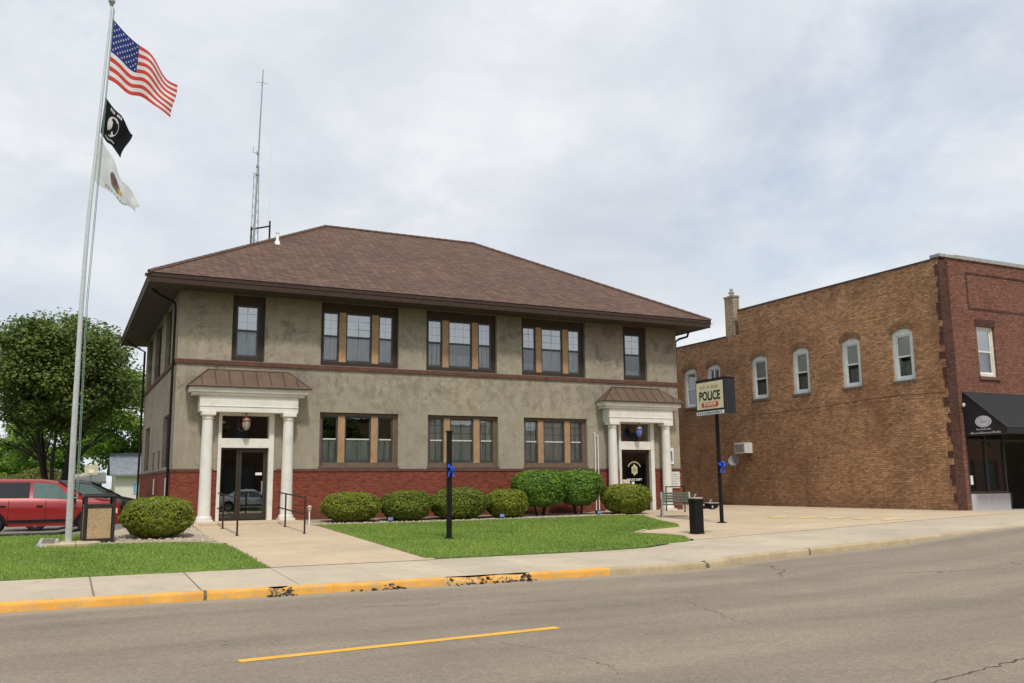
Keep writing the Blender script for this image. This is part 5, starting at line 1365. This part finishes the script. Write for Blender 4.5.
v_ = T_.n('ShaderNodeTexVoronoi'); v_.inputs['Scale'].default_value = 45; T_.l(p_, v_.inputs['Vector'])
c_ = ramp(T_, v_.outputs['Distance'], [(0., (.62, .46, .28)), (.6, (.42, .30, .17)), (1., (.2, .15, .1))])
finish(T_, pbsdf(T_, mix(T_, .7, c_, ramp(T_, noise_n(T_, p_, 30, 3), [(.3, (.75, .75, .75)), (.7, (1.2, 1.2, 1.2))]), 'MULTIPLY'), .85, 0, bump(T_, v_.outputs['Distance'], .5, .01), .2))
for fn_ in (lambda: (-w+.05, w-.05, -w-.008, -w+.01), lambda: (-w+.05, w-.05, w-.01, w+.008), lambda: (-w-.008, -w+.01, -w+.05, w-.05), lambda: (w-.01, w+.008, -w+.05, w-.05)):
    a = fn_(); q = B(); q.box(*a, .09, .78); mesh('pebble_panel', q, m_, t)
q = B(); q.box(-w+.06, w-.06, -w+.06, w-.06, .05, .84); mesh('liner', q, M['black'], t)

# garden stake light and bed floodlights
x, y = 3.55, -2.6; z = G(x, y)
t = thing('stake_light', (x, y, z), 'short white stake light at the edge of the entrance walk', 'garden light')
q = B(); q.tube([(x, y, z-.02), (x, y, z+.42)], .02, 8); part('stake', q, M['white'], t)
q = B(); q.lathe(x, y, [(.03, z+.42), (.055, z+.45), (.055, z+.52), (.07, z+.53), (.03, z+.57)], 12); part('lamp_head', q, plain('pale_lamp_head', (.5, .5, .45), .5), t, smooth=True)
for x, lab in ((6.0, 'small bluish floodlight on the ground between the first two round shrubs'), (9.72, 'small bluish floodlight left of the small dark round shrub'), (13.35, 'small bluish floodlight under the right tall shrub')):
    y = -2.6; z = G(x, y); t = thing('floodlight', (x, y, z), lab, 'floodlight', 'floodlights in the planting bed')
    q = B(); q.tube([(x, y, z-.02), (x, y, z+.08)], .02, 6); part('stake', q, M['black'], t)
    q = B(); q.box(x-.09, x+.09, y-.02, y+.1, z+.07, z+.19); hd = part('housing', q, M['black'], t, bevel=.01)
    q = B(); q.box(x-.075, x+.075, y-.028, y-.021, z+.085, z+.175); part('lens', q, plain('bluish_lens', (.2, .3, .55), .15), hd)

# ------------------------------------------------------------------ neighbouring brick building
BX, BY = 23.72, -8.3; ZH, ZL, YS, YE = 9.25, 8.19, 2.13, 16.
Nb = thing('brick_building', (29, -1, .6), 'two-storey brown brick shop building with a black awning and arched side windows', 'building')
SB = lambda u, d, z: (BX+d, YE-u, z)          # u = YE - y
side_w = [(5.26, 6.23), (3.52, 4.48), (.42, 1.41), (-2.0, -1.07), (-4.64, -3.72), (-7.03, -6.1)]
wz0, wz1 = 5.22, 7.0
holes = [(YE-b_, YE-a, wz0, wz1+.10) for a, b_ in side_w]
q = B(); uS = YE-YS
wall(q, SB, 0, uS, .2, ZL, holes, .18); wall(q, SB, uS, YE-BY, .2, ZH, holes, .18)
q.quad((BX, YS, ZL), (BX, YS, ZH), (BX+12, YS, ZH), (BX+12, YS, ZL))
part('side_wall', q, M['brick_buff'], Nb)
# arched heads: wall piece over each opening leaving a segmental arch, and the soldier course
for a, b_ in side_w:
    q = B()
    n = 10; m_ = (a+b_)/2; r_ = (b_-a)/2
    for k in range(n):
        ya, yb_ = a+(b_-a)*k/n, a+(b_-a)*(k+1)/n; ar = lambda y: wz1-.06+.15*(1-((y-m_)/r_)**2)
        q.quad((BX+.001, yb_, ar(yb_)), (BX+.001, ya, ar(ya)), (BX+.001, ya, wz1+.102), (BX+.001, yb_, wz1+.102))
        q.quad((BX+.001, ya, ar(ya)), (BX+.001, yb_, ar(yb_)), (BX+.17, yb_, ar(yb_)), (BX+.17, ya, ar(ya)))
    part('arch_infill', q, M['brick_buff'], Nb)
# front wall with shop opening
FB = lambda u, d, z: (u, BY+d, z); XR = 36.
fholes = [(25.42, 26.34, 5.25, 7.02), (29.2, 30.1, 5.25, 7.02), (33, 33.9, 5.25, 7.02), (24.38, 35.2, .3, 4.55)]
q = B(); wall(q, FB, BX, XR, .2, ZH+.1, fholes, .18)
q.quad((XR, BY, .2), (XR, YE, .2), (XR, YE, ZH+.1), (XR, BY, ZH+.1))
part('front_wall', q, M['brick_front'], Nb)
q = B()   # recessed panel outline and corbel line, slightly sunk courses shown as thin proud ribs
for a, b_, c, d in ((25.08, 35.3, 7.60, 7.66), (25.08, 35.3, 8.86, 8.92), (25.08, 25.14, 7.66, 8.86)): q.box(a, b_, BY-.018, BY+.01, c, d)
part('panel_course', q, M['brick_quoin'], Nb)
q = B(); q.box(BX+.02, BX+.46, BY-.02, BY+.02, .25, ZH+.05)
z = .5; k = 0
while z < ZH-.2:
    hh = .156+.078*int(U(0, 3)); dd_ = .03+.19*R()
    if k % 2 == 0 or R() < .3: q.box(BX-.012, BX+.0195, BY-.019, BY+dd_, z, z+hh)
    z += hh; k += 1
part('corner_pier', q, M['brick_quoin'], Nb)
q = B(); q.box(BX+.04, XR+.05, BY-.06, BY+.34, ZH+.1, ZH+.2); q.box(BX+.9, XR, BY-.03, BY+.3, ZH+.2, ZH+.24); part('parapet_coping', q, plain('grey_coping', (.34, .33, .31), .8, 0, .2), Nb)
q = B(); q.box(BX-.03, BX+.3, BY-.02, YS, ZH-.0, ZH+.06); q.box(BX-.03, BX+.3, YS+.85, YE, ZL, ZL+.05); part('side_coping', q, plain('dark_coping', (.06, .045, .038), .8), Nb)
q = B(); q.quad((BX+.2, BY+.2, ZH-.5), (XR, BY+.2, ZH-.5), (XR, YS, ZH-.5), (BX+.2, YS, ZH-.5)); q.quad((BX+.2, YS, ZL-.3), (XR, YS, ZL-.3), (XR, YE, ZL-.3), (BX+.2, YE, ZL-.3)); part('roof', q, plain('roof_felt', (.08, .08, .08), .9), Nb)
q = B(); q.quad((BX+.18, YE, 4.6), (BX+3, YE, 4.6), (BX+3, BY+.3, 4.6), (BX+.18, BY+.3, 4.6)); q.quad((BX+3, YE, .3), (BX+3, BY+3, .3), (BX+3, BY+3, 8.1), (BX+3, YE, 8.1)); q.quad((BX+.2, BY+3, .3), (XR, BY+3, .3), (XR, BY+3, 8.1), (BX+.2, BY+3, 8.1)); q.quad((BX+.2, BY+.2, .66), (XR, BY+.2, .66), (XR, BY+3, .66), (BX+.2, BY+3, .66)); part('interior_partition', q, M['int'], Nb)
# chimney
q = B(); q.box(BX+.003, BX+.34, YS+.27, YS+.87, ZL-.1, 9.95); q.box(BX-.03, BX+.37, YS+.24, YS+.9, 9.95, 10.03); ch = part('chimney', q, brick_mat('pale_chimney_brick', (.42, .33, .24), (.33, .25, .18), (.3, .25, .2)), Nb)
q = B(); q.lathe(BX+.18, YS+.57, [(.1, 10.03), (.1, 10.18), (.13, 10.18), (.13, 10.23), (.08, 10.25), (.08, 10.38)], 12); part('flue', q, M['galv'], ch, smooth=True)
q = B(); q.tube([(BX-.02, 2.1, 4.55), (BX-.02, -1, 4.56), (BX-.02, -2.7, 4.6), (BX-.02, -5, 4.69), (BX-.02, -6.6, 4.7), (BX-.02, -8.2, 4.64)], .007, 5); part('cable', q, M['black'], Nb)
# side windows
M['stone_sill'] = plain('dark_stone_sill', (.12, .10, .085), .8); M['arch'] = brick_mat('arch_brick', (.30, .18, .10), (.2, .12, .07), (.13, .09, .06), bw=.07, bh=.24)
M['win_grey'] = plain('pale_grey_window_paint', (.58, .63, .64), .5, 0, .1)
for a, b_ in side_w:
    u0, u1 = YE-b_, YE-a
    w = window(SB, u0, u1, wz0, wz1+.1, [(u0+.15, u1-.15)], parent=Nb, shade=(1, .8), gm='glass', fm='win_grey', sm='win_grey', rec=.07, sill=.1, head=.24, munt=None, lower='curtain')
    q = B(); fbox(q, SB, u0-.05, u1+.05, -.05, .1, wz0-.09, wz0-.001); part('sill', q, M['stone_sill'], w)
    q = B(); n = 11; m_ = (a+b_)/2; r_ = (b_-a)/2+.06
    ar = lambda y: wz1-.05+.15*(1-((y-m_)/r_)**2)
    for k in range(n):
        ya, yb_ = m_-r_+2*r_*k/n, m_-r_+2*r_*(k+1)/n
        q.add([(BX-.012, yb_, ar(yb_)), (BX-.012, ya, ar(ya)), (BX-.012, ya, ar(ya)+.22), (BX-.012, yb_, ar(yb_)+.22), (BX+.01, yb_, ar(yb_)), (BX+.01, ya, ar(ya)), (BX+.01, ya, ar(ya)+.22), (BX+.01, yb_, ar(yb_)+.22)],
              [(0, 1, 2, 3), (3, 2, 6, 7), (0, 4, 5, 1)])
    part('brick_arch', q, M['arch'], w)
for a, b_ in ((25.42, 26.34), (29.2, 30.1), (33, 33.9)):
    w = window(FB, a, b_, 5.25, 7.02, [(a+.1, b_-.1)], parent=Nb, shade=(1, 1), gm='glass_up', fm='trim_white', sm='trim_white', rec=.08, sill=.1, head=.08, munt=None, lower='shade')
    q = B(); q.box(a-.08, b_+.08, BY-.06, BY+.1, 5.14, 5.249); part('sill', q, plain('front_sill', (.16, .08, .06), .8), w)
    q = B(); q.box(a-.06, b_+.06, BY-.014, BY-.0, 7.03, 7.27); part('lintel', q, M['brick_quoin'], w)
# awning
xa, xb_ = 24.38, 35.3; yo, zt, zbk, zv = -9.85, 4.68, 3.18, 3.40
q = B(); q.quad((xa, yo, zv), (xb_, yo, zv), (xb_, BY-.03, zt), (xa, BY-.03, zt)); q.quad((xa, yo, zbk), (xb_, yo, zbk), (xb_, yo, zv), (xa, yo, zv))
q.add([(xa, BY-.03, zt), (xa, BY-.03, zbk), (xa, yo, zbk), (xa, yo, zv)], [(0, 1, 2, 3)]); q.add([(xb_, BY-.03, zt), (xb_, yo, zv), (xb_, yo, zbk), (xb_, BY-.03, zbk)], [(0, 1, 2, 3)])
aw = part('awning', q, M['awning'], Nb)
q = B(); q.tube([(xa, yo, zv), (xb_, yo, zv)], .02, 5); q.tube([(xa, yo, zv), (xa, BY-.03, zt)], .02, 5); q.tube([(xa, yo, zbk), (xa, BY-.03, zbk)], .015, 5); part('awning_frame', q, plain('awning_edge', (.035, .035, .036), .6), aw)
ym_ = -9.02; zm_ = 3.62
def oval(q, r1, r2, d, r0=None):
    n = 28
    if r0 is None: q.prism([(ym_+r1*cos(2*pi*k/n), zm_+r2*sin(2*pi*k/n)) for k in range(n)], lambda y, z: (xa-d, y, z), lambda y, z: (xa-d+.003, y, z))
q = B(); oval(q, .30, .19, .008); part('oval_logo', q, plain('pale_lavender_print', (.62, .60, .68), .7), aw)
q = B(); n = 28
for k in range(n):
    t0, t1 = 2*pi*k/n, 2*pi*(k+1)/n
    q.quad(*[(xa-.012, ym_+r*cos(t_)*.30, zm_+r*sin(t_)*.19) for r, t_ in ((.74, t0), (.74, t1), (.82, t1), (.82, t0))])
for k, w_ in enumerate((.10, .16, .12)): q.box(xa-.0125, xa-.0095, ym_-w_, ym_+w_, zm_+.05-k*.05, zm_+.068-k*.05)
part('logo_lines', q, plain('logo_grey_line', (.22, .21, .26), .7), aw)
q = B(); r5 = random.Random(11)
def faux(q, y0, y1, z, h):
    y = y0
    while y > y1:
        w_ = r5.uniform(.02, .045); q.box(xa-.009, xa-.004, y-w_, y, z, z+h*r5.choice((.65, .65, 1.))); y -= w_+r5.uniform(.012, .03)
faux(q, -8.75, -9.29, 3.34, .06); faux(q, -8.5, -9.6, 3.22, .07); part('awning_lettering', q, plain('pale_grey_print', (.40, .40, .42), .7), aw)
# shop front
q = B(); q.box(24.4, 26.36, BY-.03, BY+.2, .55, 1.24); part('stall_riser', q, plain('pale_grey_panel', (.46, .45, .47), .7, 0, .08), Nb)
q = B(); q.box(26.4, 27.2, BY+.5, BY+.7, .55, 1.24); q.box(28.6, 35.2, BY-.02, BY+.2, .55, 1.2); part('stall_riser', q, plain('dark_riser', (.07, .065, .065), .6), Nb)
q = B()
for x in (24.4, 25.35, 26.3, 28.62, 31, 33.1, 35.1): q.box(x-.03, x+.03, BY+.0, BY+.1, 1.24, 4.5)
q.box(24.4, 26.36, BY+.002, BY+.1, 1.24, 1.32); q.box(28.6, 35.1, BY+.002, BY+.1, 1.2, 1.28); q.box(24.4, 35.1, BY+.01, BY+.12, 3.0, 3.08)
sf = part('shop_front', q, plain('bronze_shop_frame', (.06, .05, .045), .4, .3), Nb)
q = B(); q.quad((24.4, BY+.06, 1.3), (26.3, BY+.06, 1.3), (26.3, BY+.06, 4.5), (24.4, BY+.06, 4.5)); q.quad((28.6, BY+.06, 1.25), (35.1, BY+.06, 1.25), (35.1, BY+.06, 4.5), (28.6, BY+.06, 4.5)); q.quad((26.33, BY+.08, 1.3), (27.3, BY+.9, 1.3), (27.3, BY+.9, 4.5), (26.33, BY+.08, 4.5)); part('shop_glass', q, M['glass_dk'], sf)
# goods in the shop window
for i in range(9):
    x = 24.6+i*.19; hh = U(.15, .5); zz = 1.3+U(0, .5)*(i % 2)
    g_ = thing('display_item', (x, BY+.5, 1.2), ['pale', 'tan', 'dark', 'green', 'grey', 'cream', 'reddish', 'white', 'brown'][i]+' ornament on the sill inside the shop window', 'ornament', 'goods in the shop window')
    c_ = [(.6, .6, .55), (.35, .22, .12), (.06, .06, .06), (.12, .2, .1), (.3, .3, .32), (.55, .48, .35), (.35, .1, .07), (.7, .7, .7), (.18, .11, .07)][i]
    q = B(); q.lathe(x, BY+.5, [(.05, 1.2), (.07, 1.2+hh*.3), (.04, 1.2+hh*.7), (.06, 1.2+hh), (.01, 1.2+hh+.02)], 10); part('vase', q, plain('ornament_'+str(i), c_, .5), g_, smooth=True)
q = B(); q.box(24.44, 24.56, BY-.02, BY+.0, 1.55, 1.85); part('window_notice', q, M['white'], sf)
# small bracket lamp on the corner pier beside the awning
q = B(); q.lathe(24.3, BY-.1, [(.02, 4.15), (.05, 4.18), (.05, 4.26), (.02, 4.28)], 10); part('bracket_lamp', q, M['trim_white'], Nb)

# air conditioner, satellite dish in the side wall
t = thing('air_conditioner', (BX-.2, 1.95, 2.9), 'white window air conditioner sticking out of the brick side wall', 'air conditioner')
q = B(); q.box(BX-.42, BX+.05, 1.60, 2.28, 2.93, 3.38); part('casing', q, plain('offwhite_metal', (.58, .58, .55), .5), t, bevel=.012)
q = B(); q.box(BX-.435, BX-.422, 1.66, 2.22, 2.99, 3.32); gr = part('grille', q, plain('dark_grille', (.16, .16, .155), .6), t)
q = B()
for k in range(9): q.box(BX-.442, BX-.436, 1.67, 2.21, 3.005+k*.035, 3.018+k*.035)
part('louvre', q, plain('grey_louvre', (.45, .45, .43), .5), gr)
q = B(); q.add([(BX-.35, 1.64, 2.928), (BX-.35, 1.70, 2.928), (BX-.005, 1.70, 2.6), (BX-.005, 1.64, 2.6)], [(0, 1, 2, 3)]); q.box(BX-.4, BX-.01, 1.64, 1.70, 2.9, 2.928); part('bracket', q, M['black'], t)
t = thing('satellite_dish', (BX-.2, 2.5, 2.5), 'small grey satellite dish on the brick side wall beside the POLICE sign pole', 'satellite dish')
q = B(); cx_, cy_, cz_ = BX-.35, 2.42, 2.62; n = 18; vs = [(cx_+.02, cy_, cz_)]
ax_ = Vector((-.75, -.6, .3)).normalized(); s1_ = ax_.cross(Vector((0, 0, 1))).normalized(); s2_ = ax_.cross(s1_)
vs = [Vector((cx_, cy_, cz_))]
for rr, dd_ in ((.12, .02), (.24, .07)): vs += [Vector((cx_, cy_, cz_))+ax_*dd_+(s1_*cos(2*pi*k/n)+s2_*sin(2*pi*k/n))*rr for k in range(n)]
q.add(vs, [(0, 1+k, 1+(k+1) % n) for k in range(n)]+[(1+k, 1+n+k, 1+n+(k+1) % n, 1+(k+1) % n) for k in range(n)])
part('dish', q, plain('dish_grey', (.2, .2, .21), .6), t, smooth=True)
q = B(); q.tube([(BX, 2.6, 2.2), (BX-.2, 2.55, 2.25), (cx_+.02, cy_, cz_)], .02, 6); q.tube([(cx_, cy_, cz_-.15), Vector((cx_, cy_, cz_))+ax_*.3+Vector((0, 0, -.12))], .012, 5); part('arm', q, M['galv'], t)

# ------------------------------------------------------------------ light, sky, camera
SUN_EL, SUN_AZ = radians(56), radians(0)
# sun stands in front of the facade, a little to the right of the viewer
sd = Vector((-.16, -.85, 0)).normalized()*cos(SUN_EL)+Vector((0, 0, sin(SUN_EL)))
sl_ = bpy.data.lights.new('sun', 'SUN'); sl_.energy = 2.6; sl_.angle = radians(6.5); sl_.color = (1, .95, .87)
so = bpy.data.objects.new('sun', sl_); COL.objects.link(so); so.rotation_euler = sd.to_track_quat('Z', 'Y').to_euler()
W = bpy.data.worlds.new('World'); sc.world = W; W.use_nodes = True
T = NT(W); sky = T.n('ShaderNodeTexSky', sky_type='NISHITA'); sky.sun_disc = False; sky.sun_elevation = SUN_EL
sky.sun_rotation = math.atan2(sd.x, sd.y); sky.dust_density = 2; sky.air_density = 1
bg1 = T.n('ShaderNodeBackground'); T.l(sky.outputs[0], bg1.inputs[0]); bg1.inputs[1].default_value = .17
tc = T.n('ShaderNodeTexCoord').outputs['Generated']; sx, sy, sz = sepxyz(T, tc)
# cloud deck: project the view direction on a flat layer
k = math_n(T, 'DIVIDE', 1., math_n(T, 'ADD', math_n(T, 'MAXIMUM', sz, 0.), .32))
cv = comb(T, math_n(T, 'MULTIPLY', sx, k), math_n(T, 'MULTIPLY', sy, k), 0.)
n1 = noise_n(T, cv, 1.15, 9, .58, .25); n2 = noise_n(T, cv, 2.6, 8, .6, .3)
ccol = ramp(T, n2, [(.28, (.655, .695, .765)), (.5, (.765, .80, .85)), (.72, (.92, .94, .955))])
ccol = mix(T, .8, ccol, ramp(T, n1, [(.3, (.93, .935, .95)), (.6, (1.04, 1.035, 1.03))]), 'MULTIPLY')
bg2 = T.n('ShaderNodeBackground'); T.l(ccol, bg2.inputs[0]); bg2.inputs[1].default_value = 1.
vo = T.n('ShaderNodeVectorMath', operation='ADD'); T.l(cv, vo.inputs[0]); vo.inputs[1].default_value = (3.3, 1.9, 0)
hole = noise_n(T, vo.outputs[0], 1.25, 8, .6, .2)
fac = ramp(T, hole, [(.33, .58), (.44, .92), (.54, 1.)])
ms = T.n('ShaderNodeMixShader'); T.l(fac, ms.inputs[0]); T.l(bg1.outputs[0], ms.inputs[1]); T.l(bg2.outputs[0], ms.inputs[2])
wo = T.n('ShaderNodeOutputWorld'); T.l(ms.outputs[0], wo.inputs[0])

f_, yaw, pit, rol = 909.83, .458227, .155229, -.0092775
fw = Vector((sin(yaw)*cos(pit), cos(yaw)*cos(pit), sin(pit))); r = Vector((cos(yaw), -sin(yaw), 0)); u = r.cross(fw)
r2 = r*cos(rol)+u*sin(rol); u2 = -r*sin(rol)+u*cos(rol)
cd = bpy.data.cameras.new('camera'); cam = bpy.data.objects.new('camera', cd); COL.objects.link(cam)
cd.sensor_width = 36; cd.lens = f_*36/1024; cd.clip_end = 3000; cd.clip_start = .1
m = Matrix((( r2.x, u2.x, -fw.x, -3.0), (r2.y, u2.y, -fw.y, -29.244), (r2.z, u2.z, -fw.z, 1.717), (0, 0, 0, 1)))
cam.matrix_world = m; sc.camera = cam
sc.view_settings.view_transform = 'Standard'; sc.view_settings.look = 'None'; sc.view_settings.exposure = 0; sc.view_settings.gamma = 1
sc.cycles.max_bounces = 8; sc.cycles.transparent_max_bounces = 16
